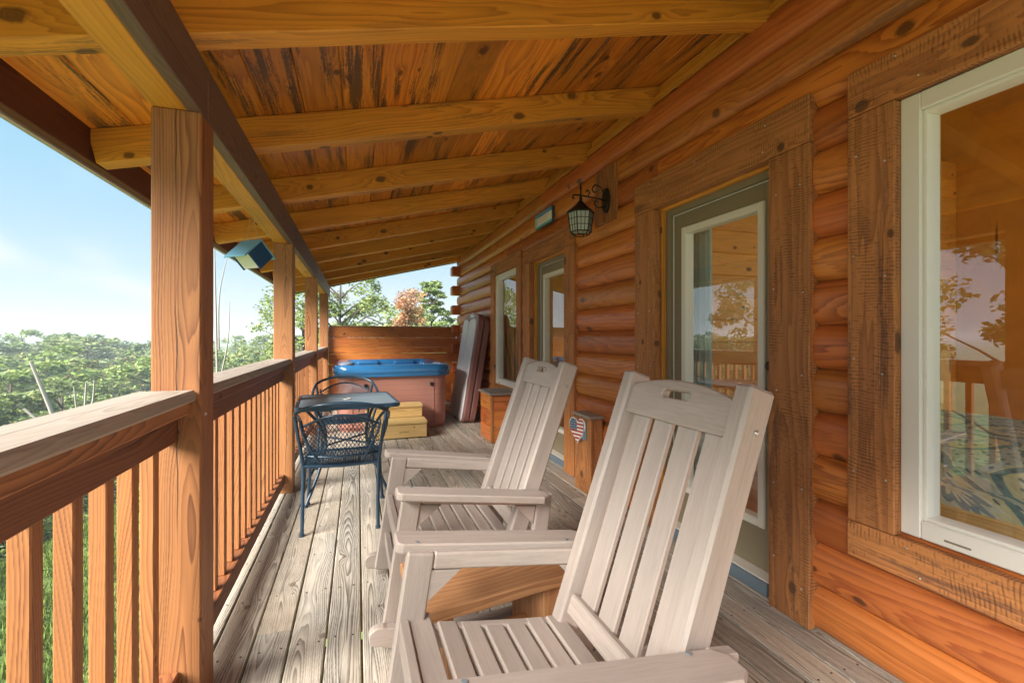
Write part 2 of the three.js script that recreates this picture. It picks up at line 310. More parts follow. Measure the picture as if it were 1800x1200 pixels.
// ------------------------------------------------------------------ log cabin
const WX = 1.828, JX = 1.866, CH = 0.185, NL = 15;
const openings = [[0.135, 1.095, 0.55, 2.09], [1.62, 2.49, -1, 2.07], [3.84, 4.74, -1, 2.07], [5.185, 6.135, 0.6, 2.1]];
const cabin = thing('log_cabin', 'honey stained log cabin wall with rough sawn door and window casings', 'cabin');
function logGeo(y0, y1, d0, d1, t) {
  const n = 18, prof = [];
  for (let i = 0; i <= n; i++) { const s = (i / n) * 2 - 1; prof.push([JX - (JX - WX) * Math.pow(1 - Math.pow(Math.abs(s), 3.2), 0.8), (y0 + y1) / 2 + s * (y1 - y0) / 2]); }
  const pos = [], nor = [], uv = [], idx = [], strip = Math.floor(rnd() * t.K), off = rr(0, t.L), flip = rnd() < 0.5;
  for (const d of [d0, d1]) for (let i = 0; i <= n; i++) {
    const a = prof[Math.max(0, i - 1)], b = prof[Math.min(n, i + 1)], tx = b[0] - a[0], ty = b[1] - a[1], l = Math.hypot(tx, ty);
    pos.push(prof[i][0], prof[i][1], -d); nor.push(-ty / l, tx / l, 0); const v = i / n; uv.push((d + off) / t.L, (strip + 0.03 + 0.94 * (flip ? 1 - v : v)) / t.K);
  }
  for (let i = 0; i < n; i++) { const a = i, b = i + 1, c = n + 1 + i, e = c + 1; idx.push(a, b, c, b, e, c); }
  const bx = 1.985; // back, top, bottom and ends
  const add = (v4, nn) => { const o = pos.length / 3; { const e1 = v4[1].map((q, i) => q - v4[0][i]), e2 = v4[v4.length - 1].map((q, i) => q - v4[0][i]), cr = [e1[1] * e2[2] - e1[2] * e2[1], e1[2] * e2[0] - e1[0] * e2[2], e1[0] * e2[1] - e1[1] * e2[0]]; if (cr[0] * nn[0] + cr[1] * nn[1] + cr[2] * nn[2] < 0) v4 = [...v4].reverse(); } v4.forEach((p, q) => { pos.push(...p); nor.push(...nn); uv.push((off + q * 0.02) / t.L, (strip + 0.3 + 0.1 * q) / t.K); }); for (let q = 1; q + 1 < v4.length; q++) idx.push(o, o + q, o + q + 1); };
  add([[bx, y0, -d0], [bx, y1, -d0], [bx, y1, -d1], [bx, y0, -d1]], [1, 0, 0]);
  add([[JX, y1, -d0], [JX, y1, -d1], [bx, y1, -d1], [bx, y1, -d0]], [0, 1, 0]);
  add([[JX, y0, -d0], [bx, y0, -d0], [bx, y0, -d1], [JX, y0, -d1]], [0, -1, 0]);
  for (const [d, s] of [[d0, 1], [d1, -1]]) add([...prof.map((p) => [p[0], p[1], -d]), [bx, y1, -d], [bx, y0, -d]], [0, 0, s]);
  const g = new THREE.BufferGeometry(); g.setAttribute('position', new THREE.Float32BufferAttribute(pos, 3)); g.setAttribute('normal', new THREE.Float32BufferAttribute(nor, 3)); g.setAttribute('uv', new THREE.Float32BufferAttribute(uv, 2)); g.setIndex(idx); return g;
}
for (let k = 0; k < NL; k++) {
  const y0 = k * CH + 0.0008, y1 = (k + 1) * CH - 0.0008;
  let spans = [[-1.3, k % 2 ? 8.5 : 8.76]];
  for (const [a, b, lo, hi] of openings.map(([a, b, lo, hi]) => [a - 0.014, b + 0.014, lo, hi])) if (lo < y1 - 0.02 && hi > y0 + 0.02) spans = spans.flatMap(([p, q]) => (a > p && b < q ? [[p, a], [b, q]] : [[p, q]]));
  const butt = k > 11 ? [[2.47, 5.6], [3.3, 7.0], [1.2, 4.4]][k % 3] : [];
  for (const c of butt) spans = spans.flatMap(([p, q]) => (c > p + 0.3 && c < q - 0.3 ? [[p, c - 0.001], [c + 0.001, q]] : [[p, q]]));
  // where an opening takes only part of the course the log is notched: fill the rest of its height
  for (const [p, q] of spans) part('log', logGeo(y0, y1, p, q, T.log), pick(M.log), cabin);
  for (const [a, b, lo, hi] of openings) { if (hi > y0 + 0.02 && hi < y1 - 0.004) part('log', logGeo(hi, y1, a, b, T.log), M.log[0], cabin); if (lo > y0 + 0.004 && lo < y1 - 0.02) part('log', logGeo(y0, lo, a, b, T.log), M.log[0], cabin); }
}
// crossing log ends at the far corner
for (let k = 1; k < NL; k += 2) {
  board('log_end', 1.69, 1.99, k * CH + 0.004, (k + 1) * CH - 0.004, 8.52, 8.72, 0, M.log, cabin, 0.02);
}
// squared plate on top of the wall and blocking between the rafters
board('top_plate', 1.845, 1.99, NL * CH, NL * CH + 0.045, -1.3, 8.76, 2, M.beam, cabin);
const nailG = new THREE.SphereGeometry(0.0042, 7, 5);
function casing(parent, y0, y1, d0, d1, ax, x0 = 1.806, x1 = 1.864) {
  const b = board('casing_board', x0, x1, y0, y1, d0, d1, ax, M.casing, parent, 0.004), L = ax === 1 ? y1 - y0 : d1 - d0, w = ax === 1 ? d1 - d0 : y1 - y0, n = Math.max(3, Math.round(L / 0.42));
  const gs = []; for (let i = 0; i < n; i++) for (const q of [-0.32, 0.32]) { const l = ((i + 0.5) / n - 0.5) * L + rr(-0.05, 0.05), c = w * q + rr(-0.012, 0.012), g = nailG.clone(); g.translate(-(x1 - x0) / 2 - 0.0008, ax === 1 ? l : c, ax === 1 ? c : l); gs.push(g); }
  return b.add(Object.assign(new THREE.Mesh(merge(gs), P.screw), { name: 'nails', userData: { kind: 'stuff' } }));
}
function jambs(parent, a, b, lo, hi, mat, x0, x1, th, bottom) {
  board('jamb', x0, x1, lo, hi, a, a + th, 1, mat, parent, 0.002); board('jamb', x0, x1, lo, hi, b - th, b, 1, mat, parent, 0.002);
  board('jamb', x0, x1, hi - th, hi, a + th, b - th, 2, mat, parent, 0.002); if (bottom) board('jamb', x0, x1, lo, lo + th, a + th, b - th, 2, mat, parent, 0.002);
}
function doorUnit(a, b, hiHead, Ra, Lb) {
  const D = group('door', cabin);
  casing(D, 0.004, 2.07, Ra, a, 1); casing(D, 0.004, 2.07, b, Lb, 1); casing(D, 2.072, hiHead, Ra, Lb, 2, 1.804);
  jambs(D, a - 0.02, b + 0.02, 0.004, 2.088, M.beam[0], 1.868, 1.90, 0.03);
  jambs(D, a, b, 0.004, 2.07, P.taupe, 1.902, 2.0, 0.045);
  jambs(D, a + 0.046, b - 0.046, 0.04, 2.023, P.white, 1.926, 1.932, 0.005);
  // slab with a full glazed light
  const x0 = 1.934, x1 = 1.974, s0 = a + 0.048, s1 = b - 0.048, g0 = a + 0.135, g1 = b - 0.135, gy0 = 0.29, gy1 = 1.92;
  board('stile', x0, x1, 0.07, 2.018, s0, g0, 1, P.taupe, D, 0.002); board('stile', x0, x1, 0.07, 2.018, g1, s1, 1, P.taupe, D, 0.002);
  board('rail', x0, x1, gy1, 2.018, g0, g1, 2, P.taupe, D, 0.002); board('rail', x0, x1, 0.07, gy0, g0, g1, 2, P.taupe, D, 0.002);
  const f = 0.034, e = 0.008;
  for (const [y0, y1, d0, d1] of [[gy0 - e, gy1 + e, g0 - e, g0 + f], [gy0 - e, gy1 + e, g1 - f, g1 + e], [gy1 - f, gy1 + e, g0 + f, g1 - f], [gy0 - e, gy0 + f, g0 + f, g1 - f]]) board('glazing_frame', x0 - 0.014, x1 + 0.012, y0, y1, d0, d1, 1, P.cream, D, 0.005);
  part('pane', new THREE.PlaneGeometry(g1 - g0 - 2 * f, gy1 - gy0 - 2 * f), P.glass, D, [1.952, (gy0 + gy1) / 2, -(g0 + g1) / 2], [0, -Math.PI / 2, 0]);
  const sl = board('threshold', 1.845, 2.0, 0.002, 0.062, a + 0.046, b - 0.046, 2, P.sill, D, 0.004); sl.userData.label = 'blue grey metal threshold';
  board('threshold_strip', 1.862, 2.0, 0.063, 0.069, a + 0.046, b - 0.046, 2, P.white, D, 0.001);
  // knob and deadbolt on the near stile
  const kx = s0 + 0.05;
  part('knob', new THREE.LatheGeometry([[0, 0], [0.026, 0], [0.026, 0.006], [0.011, 0.012], [0.011, 0.03], [0.024, 0.038], [0.027, 0.05], [0.02, 0.06], [0, 0.063]].map((p) => new THREE.Vector2(...p)), 18), P.black, D, [x0, 0.95, -kx], [0, 0, Math.PI / 2]);
  part('deadbolt', new THREE.LatheGeometry([[0, 0], [0.028, 0], [0.026, 0.01], [0.016, 0.016], [0, 0.018]].map((p) => new THREE.Vector2(...p)), 18), P.black, D, [x0, 1.1, -kx], [0, 0, Math.PI / 2]);
  return D;
}
doorUnit(1.62, 2.49, 2.275, 1.417, 2.70);
doorUnit(3.84, 4.74, 2.225, 3.63, 4.945);
function windowUnit(a, b, lo, hi, Ra, Lb, sillY, headY, skirt = true) {
  const W = group('window', cabin);
  casing(W, lo - 0.012, hi, Ra, a, 1); casing(W, lo - 0.012, hi, b, Lb, 1); casing(W, hi + 0.002, headY, Ra, Lb, 2, 1.804); casing(W, sillY, lo - 0.014, Ra, Lb, 2, 1.804);
  jambs(W, a - 0.02, b + 0.02, lo - 0.02, hi + 0.02, M.beam[1], 1.868, 1.985, 0.012, true);
  const f = 0.062, x0 = 1.836, x1 = 1.93;
  for (const [y0, y1, d0, d1] of [[lo, hi, a, a + f], [lo, hi, b - f, b], [hi - f, hi, a + f, b - f], [lo, lo + f, a + f, b - f]]) board('frame', x0, x1, y0, y1, d0, d1, 1, P.white, W, 0.004);
  for (const [y0, y1, d0, d1] of [[lo + f, hi - f, a + f, a + f + 0.012], [lo + f, hi - f, b - f - 0.012, b - f], [hi - f - 0.012, hi - f, a + f + 0.012, b - f - 0.012], [lo + f, lo + f + 0.012, a + f + 0.012, b - f - 0.012]]) board('glazing_bead', x0 + 0.014, x1 - 0.01, y0, y1, d0, d1, 1, P.white, W, 0.002);
  part('pane', new THREE.PlaneGeometry(b - a - 2 * f - 0.02, hi - lo - 2 * f - 0.02), P.glass, W, [1.885, (lo + hi) / 2, -(a + b) / 2], [0, -Math.PI / 2, 0]);
  board('weep_cover', x0 - 0.003, x0 + 0.004, lo + 0.02, lo + 0.026, b - 0.2, b - 0.13, 2, P.taupe, W, 0.001);
  // pine lining inside
  for (const [y0, y1, d0, d1, ax] of [[lo - 0.02, hi + 0.02, a - 0.09, a - 0.002, 1], [lo - 0.02, hi + 0.02, b + 0.002, b + 0.09, 1]]) board('inner_casing', 2.052, 2.07, y0, y1, d0, d1, ax, M.pine, W);
}
windowUnit(0.135, 1.095, 0.55, 2.09, -0.03, 1.26, 0.40, 2.262);
windowUnit(5.185, 6.135, 0.6, 2.1, 5.02, 6.3, 0.45, 2.26);

// ------------------------------------------------------------------ porch roof
const SL = 0.24, ang = Math.atan(SL), EX = -1.16;
const rafY = (X) => 2.18 + SL * (X + 0.492);            // underside of a rafter
const RH = 0.155, RV = RH / Math.cos(ang);                // rafter depth
const deckY = (X) => rafY(X) + RV;                        // underside of the roof boards
const roof = thing('porch_roof', 'sloping stained pine porch roof with exposed rafters and plank ceiling', 'roof');
const rafD = []; for (let i = -3; i < 8; i++) rafD.push(2.55 + 0.91 * (i + 0) + (i % 2 ? 0.01 : 0));
for (const d of rafD) {
  const x0 = EX + 0.02, x1 = 1.93, len = (x1 - x0) / Math.cos(ang), xc = (x0 + x1) / 2;
  stick('rafter', len, RH, 0.09, M.beam, roof, [xc - Math.sin(ang) * RH / 2 * 0, rafY(xc) + RV / 2, -(d + 0.045)], [0, 0, ang], 0.004);
}
for (let i = 0; i + 1 < rafD.length; i++) board('blocking', 1.895, 1.928, NL * CH + 0.047, deckY(1.9) - 0.006, rafD[i] + 0.092, rafD[i + 1] - 0.002, 2, M.beam, roof, 0.002);
{
  const bw = 0.186, n = Math.floor((1.99 - EX) / Math.cos(ang) / bw) + 1;
  for (let i = 0; i < n; i++) {
    const s = (i + 0.5) * bw, X = EX + s * Math.cos(ang), cuts = [-1.35, ...pick([[2.6, 6.2], [4.4], [1.7, 5.3], [3.5, 7.1]]), 9.15];
    for (let q = 0; q + 1 < cuts.length; q++) {
      const L = cuts[q + 1] - cuts[q] - 0.002, m = pick(M.roof), g = cbox(bw - 0.001, 0.019, L, 0.008); boardUV(g, T.roof, 2);
      part('roof_board', g, m, roof, [X - Math.sin(ang) * 0.0105, deckY(X) + 0.0105, -(cuts[q] + cuts[q + 1]) / 2], [0, 0, ang]);
    }
  }
  // covering over porch and house
  const X0 = EX - 0.03, X1 = 6.7, xc = (X0 + X1) / 2; const g = cbox((X1 - X0) / Math.cos(ang), 0.05, 10.65, 0.004);
  part('roof_covering', g, P.roofing, roof, [xc, deckY(xc) + 0.054, -3.92], [0, 0, ang]);
  board('fascia', EX - 0.022, EX + 0.018, 2.035, 2.215, -1.37, 9.2, 2, M.fascia, roof);
  board('drip_edge', EX - 0.045, EX - 0.023, 2.022, 2.06, -1.39, 9.22, 2, P.drip, roof, 0.004);
  stick('barge_board', (2.0 - EX) / Math.cos(ang), 0.17, 0.035, M.fascia, roof, [(EX + 2.0) / 2, rafY((EX + 2.0) / 2) + 0.09, -9.2], [0, 0, ang]);
}
const beam = thing('porch_beam', 'long timber beam resting on the porch posts under the rafters', 'beam');
for (const [a, b] of [[-1.3, 1.83], [1.832, 4.07], [4.072, 6.32], [6.322, 9.1]]) { board('timber', -0.632, -0.533, 1.99, 2.178, a, b, 2, M.beam, beam, 0.003); board('inner_ply', -0.5325, -0.492, 1.9885, 2.178, a, b, 2, M.shadedWornPly, beam, 0.003); }

// ------------------------------------------------------------------ posts and railing
const postD = [-0.49, 1.757, 4.0, 6.25, 8.5];
const postLabel = [null, 'nearest square timber porch post with a long crack, rising beside the camera', 'second timber porch post, beside the patio table', 'third timber porch post, beyond the patio table', 'corner timber porch post against the privacy wall'];
postD.forEach((d, i) => {
  const t = thing('porch_post', postLabel[i] || 'timber porch post at the near end of the railing', 'post', [-0.562, 0, -(d + 0.07)], 0, 'porch posts');
  const g = cbox(0.14, 1.99, 0.14, 0.005); boardUV(g, T.post, 1); part('timber', g, M.post[i % 3], t, [0, 0.995, 0]);
  if (i) for (const [y, z] of [[0.985, 0.03]]) part('bolt', new THREE.SphereGeometry(0.006, 8, 6), P.screw, t, [0.071, y, z]);
});
const railLabel = ['nearest section of stained wooden railing, running past the camera', 'second section of wooden railing, between the nearest post and the patio table', 'third section of wooden railing, beside the patio table', 'farthest section of wooden railing, beside the hot tub'];
for (let i = 0; i < 4; i++) {
  const a = postD[i] + 0.141, b = postD[i + 1] - 0.001;
  const t = thing('railing', railLabel[i], 'railing', [-0.58, 0, -(a + b) / 2], 0, 'railing sections');
  const bd = (name, x0, x1, y0, y1, ax, mat, c, d0 = a, d1 = b) => { const m = board(name, x0, x1, y0, y1, d0, d1, ax, mat, t, c); m.position.x += 0.58; m.position.z += (a + b) / 2; return m; };
  bd('cap', -0.668, -0.503, 1.033, 1.071, 2, M.cap, 0.009);
  bd('upper_rail', -0.632, -0.522, 0.992, 1.0325, 2, i === 0 ? M.post[1] : M.rail[i % 3], 0.004);  // first section takes the lighter wood: its stronger light is put into the colour
  bd('sub_rail', -0.598, -0.558, 0.902, 0.991, 2, M.rail[(i + 1) % 3], 0.004);
  bd('bottom_rail', -0.645, -0.552, 0.075, 0.155, 2, M.rail[i % 3], 0.004);
  const n = Math.floor((b - a - 0.06) / 0.135), o = (b - a - (n - 1) * 0.135) / 2;
  for (let k = 0; k < n; k++) { const d = a + o + k * 0.135; bd('baluster', -0.614, -0.577, 0.156, 0.901, 1, M.baluster, 0.003, d - 0.0185, d + 0.0185); }
}
// ------------------------------------------------------------------ privacy wall at the far end
{
  const t = thing('privacy_wall', 'orange stained plank privacy wall behind the hot tub', 'wall', [0.6, 0, -8.62]);
  const tops = [0.02, 0.205, 0.39, 0.575, 0.76, 0.945, 1.06, 1.235, 1.42];
  for (let k = 0; k + 1 < tops.length; k++) { const m = board('plank', -0.488, 1.86, tops[k] + 0.0015, tops[k + 1] - 0.0015, 8.6, 8.635, 0, M.wallplank, t, 0.006); m.position.x -= 0.6; m.position.z += 8.62; }
  for (const x of [-0.40, 0.65, 1.62]) { const m = board('stud', x, x + 0.09, 0.0, 1.4, 8.637, 8.68, 1, M.rail[0], t); m.position.x -= 0.6; m.position.z += 8.62; }
  const m = board('cap_board', -0.488, 1.685, 1.4205, 1.44, 8.59, 8.70, 0, M.post[0], t); m.position.x -= 0.6; m.position.z += 8.62;
}

// ------------------------------------------------------------------ rocking chairs
function makeRocker() {
  const R = thing('rocking_chair', '', 'rocking chair', [0.5, 0, 0], 0, 'greige slatted porch rocking chairs');
  const m = M.plastic, q = (x) => x - 0.5;
  const bar = (name, x0, y0, x1, y1, w, z, th, c = 0.005) => { const L = Math.hypot(x1 - x0, y1 - y0); return stick(name, L, w, th, m, R, [q((x0 + x1) / 2), (y0 + y1) / 2, z], [0, 0, Math.atan2(y1 - y0, x1 - x0)], c); };
  for (const s of [-1, 1]) {
    // rocker
    const Rr = 2.2, sh = new THREE.Shape(), N = 20, th = 0.078, xa = -0.445, xb = 0.56;
    const bot = (x) => Rr - Math.sqrt(Rr * Rr - x * x), pts = [];
    for (let i = 0; i <= N; i++) { const x = xa + (xb - xa) * i / N; pts.push([x, bot(x)]); }
    const tops = pts.map(([x, y]) => [x, y + th]).reverse();
    sh.moveTo(pts[0][0] + 0.02, pts[0][1] + 0.001); pts.slice(1).forEach((p) => sh.lineTo(...p)); tops.forEach((p, i) => { if (i < N) sh.lineTo(...p); });
    const e = tops[N], b0 = pts[0]; sh.lineTo(e[0] + 0.035, e[1] - 0.004); sh.quadraticCurveTo(e[0] - 0.03, e[1] - 0.002, b0[0] - 0.018, b0[1] + 0.025); sh.quadraticCurveTo(b0[0] - 0.015, b0[1] + 0.002, b0[0] + 0.02, b0[1] + 0.001);
    const g = extr(sh, 0.038, 0.004, 6); boardUV(g, T.plastic, 0); part('rocker', g, m, R, [0, 0.001, s * 0.315]);
    const fl = bar('leg', 0.122, 0.055, 0.208, 0.617, 0.078, s * 0.276, 0.036);
    part('bolt', new THREE.SphereGeometry(0.008, 8, 6), P.screw, fl, [-0.235, 0, s * 0.018]); part('bolt', new THREE.SphereGeometry(0.008, 8, 6), P.screw, fl, [0.06, 0, s * 0.018]);
    const rl = bar('leg', 0.715, 0.055, 0.792, 0.548, 0.07, s * 0.276, 0.036);
    part('bolt', new THREE.SphereGeometry(0.007, 8, 6), P.screw, rl, [0.2, 0, s * 0.018]);
    // arm with clipped front corners
    const ax0 = 0.14, ay0 = 0.647, ax1 = 0.785, ay1 = 0.557, al = Math.hypot(ax1 - ax0, ay1 - ay0);
    const as = poly([[0.02, -0.052], [al - 0.035, -0.052], [al, -0.026], [al, 0.026], [al - 0.035, 0.052], [0.02, 0.052], [0.006, 0.046], [0, 0.034], [0, -0.034], [0.006, -0.046]]);
    const ag = extr(as, 0.031, 0.005, 4); ag.rotateX(-Math.PI / 2); ag.translate(0, -0.0155, 0); boardUV(ag, T.plastic, 0);
    part('arm', ag, m, R, [q(ax0), ay0, s * 0.327], [0, 0, Math.atan2(ay1 - ay0, al)]);
    for (const x of [0.06, al - 0.1]) { const sc = new THREE.CylinderGeometry(0.006, 0.006, 0.002, 10); part('screw', sc, P.outlet, R, [q(ax0) + x * 0.99, ay0 - x * 0.132 + 0.0008, s * 0.29], [0, 0, -0.131]); }
    bar('arm_support', 0.245, 0.588, 0.765, 0.519, 0.05, s * 0.274, 0.03);
    // corner braces
    const br = (pts2) => { const gg = extr(poly(pts2), 0.026, 0.003); boardUV(gg, T.plastic, 0); part('brace', gg, m, R, [0, 0, s * 0.274]); };
    br([[q(0.232), 0.562], [q(0.325), 0.55], [q(0.222), 0.468]]); br([[q(0.745), 0.494], [q(0.65), 0.507], [q(0.733), 0.415]]);
    bar('seat_rail', 0.165, 0.395, 0.72, 0.305, 0.06, s * 0.243, 0.03);
  }
  const sa = Math.atan2(0.355 - 0.437, 0.66 - 0.19);
  const apr = stick('front_apron', 0.52, 0.085, 0.026, m, R, [q(0.158), 0.392, 0], [0, Math.PI / 2, 0]); apr.rotation.set(0, Math.PI / 2, 0);
  stick('stretcher', 0.516, 0.06, 0.026, m, R, [q(0.146), 0.215, 0], [0, Math.PI / 2, 0]); stick('stretcher', 0.516, 0.06, 0.026, m, R, [q(0.735), 0.2, 0], [0, Math.PI / 2, 0]);
  for (let i = 0; i < 7; i++) { const t = (i + 0.5) / 7, w = i === 0 ? 0.066 : 0.0595; const s = cbox(w, 0.022, i === 0 ? 0.60 : 0.512, 0.005); boardUV(s, T.plastic, 2);
    part('seat_slat', s, m, R, [q(0.175 + 0.485 * t) + (i === 0 ? -0.006 : 0), 0.437 - 0.083 * t - 0.011 - (i === 0 ? 0.004 : 0) - 0.012 * Math.sin(t * Math.PI), 0], [0, 0, sa + (i === 0 ? 0.12 : 0.05 * Math.cos(t * Math.PI) * -1)]); }
  // back, tilted
  const B = new THREE.Vector2(0.925 - 0.64, 1.125 - 0.315), bl = B.length(), ba = Math.atan2(B.x, B.y);
  const onBack = (g, s0, off = 0) => { g.rotateY(Math.PI / 2); g.translate(off, s0, 0); g.rotateZ(-ba); g.translate(q(0.64), 0.315, 0); return g; };
  for (const s of [-1, 1]) { const g = cbox(0.052, bl, 0.082, 0.008); boardUV(g, T.plastic, 1); onBack(g, bl / 2, 0.01); g.translate(0, 0, s * 0.237); const bp = part('back_post', g, m, R); part('bolt', new THREE.SphereGeometry(0.007, 8, 6), P.screw, bp, [q(0.905), 1.02, s * 0.264]); }
  { const W = 0.211, h = 0.105, rise = 0.032, sh = new THREE.Shape(); sh.moveTo(-W, 0); sh.lineTo(W, 0); sh.lineTo(W, h - 0.012); for (let i = 1; i <= 14; i++) { const x = W - 2 * W * i / 14; sh.lineTo(x, h - 0.012 + rise * (1 - (x / W) ** 2)); } sh.closePath();
    const ho = new THREE.Path(), hw = 0.058, hr = 0.012, hy = 0.082; ho.absarc(hw - hr, hy, hr, -Math.PI / 2, Math.PI / 2, false); ho.absarc(-hw + hr, hy, hr, Math.PI / 2, Math.PI * 1.5, false); sh.holes.push(ho);
    const g = extr(sh, 0.03, 0.004, 8); boardUV(g, T.plastic, 0); onBack(g, bl - 0.135, 0.0); part('top_rail', g, m, R); }
  { const g = cbox(0.424, 0.062, 0.028, 0.005); boardUV(g, T.plastic, 0); onBack(g, 0.098, 0.0); part('lower_rail', g, m, R); }
  for (let i = 0; i < 4; i++) { const L = bl - 0.135 - 0.09 + 0.01, g = cbox(0.079, L, 0.019, 0.004); boardUV(g, T.plastic, 1); onBack(g, 0.10 + L / 2, 0.02); g.translate(0, 0, (i - 1.5) * 0.105); part('back_slat', g, m, R); }
  return R;
}
const rc1 = makeRocker(); rc1.position.set(0.472, 0, -1.08); rc1.rotation.y = 0.02; rc1.userData.label = 'nearest greige slatted rocking chair, cropped by the bottom edge';
const rc2 = rc1.clone(); rc2.name = numbered('rocking_chair'); rc2.position.set(0.5, 0, -2.165); rc2.rotation.y = 0.01; rc2.userData = { ...rc1.userData, label: 'greige slatted rocking chair standing beyond the small side table' }; scene.add(rc2);

// ------------------------------------------------------------------ small cedar side table between the chairs
{
  const t = thing('side_table', 'small cedar slab side table between the two rocking chairs', 'side table', [0.455, 0, -1.645], 0.14);
  const sh = poly([[-0.285, -0.175], [-0.1, -0.182], [0.12, -0.176], [0.27, -0.181], [0.288, -0.165], [0.283, 0.0], [0.288, 0.172], [0.1, 0.18], [-0.12, 0.174], [-0.28, 0.18], [-0.29, 0.05]]);
  const g = extr(sh, 0.04, 0.004); g.rotateX(-Math.PI / 2); boardUV(g, T.cedar, 0); part('top', g, M.cedar, t, [0, 0.362, 0]);
  for (const s of [-1, 1]) { board('leg_panel', s * 0.21 - 0.0375, s * 0.21 + 0.0375, 0.001, 0.341, -0.13, 0.13, 1, M.cedar, t, 0.004); }
  board('stretcher', -0.171, 0.171, 0.10, 0.16, -0.02, 0.02, 0, M.cedar, t);
}

// ------------------------------------------------------------------ iron patio set
// diamond wire mesh over a surface f(u, v), u and v in metres
function wireMesh(f, U, V, cellU, cellV, r, inside) {
  const gs = [], quadTube = (a, b) => {
    const d = new THREE.Vector3().subVectors(b, a), L = d.length(); if (L < 1e-5) return; d.divideScalar(L);
    const s = new THREE.Vector3(0.31, 0.83, 0.46).cross(d).normalize(), w = d.clone().cross(s), p = [];
    for (let k = 0; k < 3; k++) { const an = k * 2.0944, o = s.clone().multiplyScalar(Math.cos(an) * r).addScaledVector(w, Math.sin(an) * r); p.push(a.clone().add(o), b.clone().add(o)); }
    for (let k = 0; k < 3; k++) { const a0 = p[2 * k], b0 = p[2 * k + 1], a1 = p[(2 * k + 2) % 6], b1 = p[(2 * k + 3) % 6]; for (const v of [a0, a1, b0, b0, a1, b1]) gs.push(v.x, v.y, v.z); }
  };
  const nu = Math.round(U / cellU), nv = Math.round(V / cellV), P_ = (i, j) => new THREE.Vector3(...f(i * U / nu, j * V / nv));
  for (let i = 0; i < nu; i++) for (let j = 0; j < nv; j++) {
    if (inside && !inside((i + 0.5) * U / nu, (j + 0.5) * V / nv)) continue;
    if ((i + j) % 2) quadTube(P_(i, j), P_(i + 1, j + 1)); else quadTube(P_(i + 1, j), P_(i, j + 1));
  }
  const g = new THREE.BufferGeometry(); g.setAttribute('position', new THREE.Float32BufferAttribute(gs, 3)); g.computeVertexNormals(); return g;
}
function makePatioChair() {
  const C = thing('patio_chair', '', 'patio chair', [0, 0, 0], 0, 'blue iron mesh patio chairs');   // faces -z, back towards +z
  const m = P.blue, hw = 0.245, zb = 0.285, zf = -0.285;
  // bowed back surface: a between -1 and 1, y height
  const backAt = (a, y) => { const lean = (y - 0.42) * 0.22, w = hw * (0.90 + (y - 0.42) * 0.42); return [a * w, y, 0.19 + lean + 0.075 * Math.cos(a * 1.57) - 0.02]; };
  for (const s of [-1, 1]) {
    const leg = part('leg', tube([[s * hw * 0.93, 0.01, zb], [s * hw * 0.93, 0.2, zb - 0.03], [s * hw * 0.95, 0.42, 0.205], [s * (hw + 0.015), 0.62, 0.225], [s * (hw + 0.035), 0.74, 0.215]], 0.0115, 20, 8), m, C);
    part('foot', new THREE.CylinderGeometry(0.014, 0.017, 0.02, 12), m, leg, [s * hw * 0.93, 0.01, zb]);
    const fl = part('leg', tube([[s * (hw + 0.02), 0.01, zf], [s * (hw + 0.005), 0.22, zf + 0.03], [s * hw, 0.41, zf + 0.07], [s * (hw + 0.04), 0.55, zf + 0.09], [s * (hw + 0.055), 0.64, zf + 0.10]], 0.0115, 20, 8), m, C);
    part('foot', new THREE.CylinderGeometry(0.014, 0.017, 0.02, 12), m, fl, [s * (hw + 0.02), 0.01, zf]);
    part('side_bar', tube([[s * hw * 0.95, 0.415, 0.205], [s * hw, 0.415, 0], [s * hw, 0.415, zf + 0.07]], 0.0095, 10, 8), m, C);
    part('brace', tube([[s * hw * 0.93, 0.14, zb - 0.02], [s * hw * 0.97, 0.27, 0.12], [s * hw, 0.405, -0.02]], 0.008, 12, 6), m, C);
    part('scroll', tube([[s * hw * 0.55, 0.44, 0.225], [s * hw * 0.72, 0.52, 0.24], [s * hw * 0.92, 0.62, 0.245], [s * hw * 1.0, 0.7, 0.245]], 0.008, 12, 6), m, C);
  }
  // top hoop sweeping down into the arms
  const hoop = []; for (let i = 0; i <= 16; i++) { const a = -1 + i / 8; hoop.push([Math.sin(a * 1.5) * (hw + 0.045), 0.735 + 0.085 * Math.cos(a * 1.57), 0.16 + 0.13 * Math.cos(a * 1.57)]); }
  const arms = [[-(hw + 0.06), 0.64, -0.19], [-(hw + 0.06), 0.69, -0.08], [-(hw + 0.055), 0.715, 0.06], ...hoop.slice(1, 16), [hw + 0.055, 0.715, 0.06], [hw + 0.06, 0.69, -0.08], [hw + 0.06, 0.64, -0.19]];
  part('arm_hoop', tube(arms, 0.0135, 60, 8), m, C);
  const inner = []; for (let i = 0; i <= 12; i++) { const a = -1 + i / 6, y = 0.665 + 0.085 * Math.cos(a * 1.57); inner.push(backAt(a, y)); }
  part('back_hoop', tube(inner, 0.0085, 40, 8), m, C);
  const low = []; for (let i = 0; i <= 10; i++) low.push(backAt(-1 + i / 5, 0.475)); part('back_bar', tube(low, 0.0085, 24, 8), m, C);
  const topY = (a) => 0.665 + 0.085 * Math.cos(a * 1.57);
  part('back_mesh', wireMesh((u, v) => { const a = u / 0.5 * 2 - 1; return backAt(a, 0.475 + (topY(a) - 0.475) * (v / 0.25)); }, 0.5, 0.25, 0.0125, 0.0165, 0.0026), m, C);
  const dish = (x, z) => 0.418 - 0.018 * Math.max(0, 1 - (x / hw) ** 2) * Math.max(0, 1 - (z / 0.24) ** 2);
  part('seat_mesh', wireMesh((u, v) => [u - hw, dish(u - hw, v - 0.22), v - 0.22], 0.48, 0.43, 0.016, 0.0135, 0.0026), m, C);
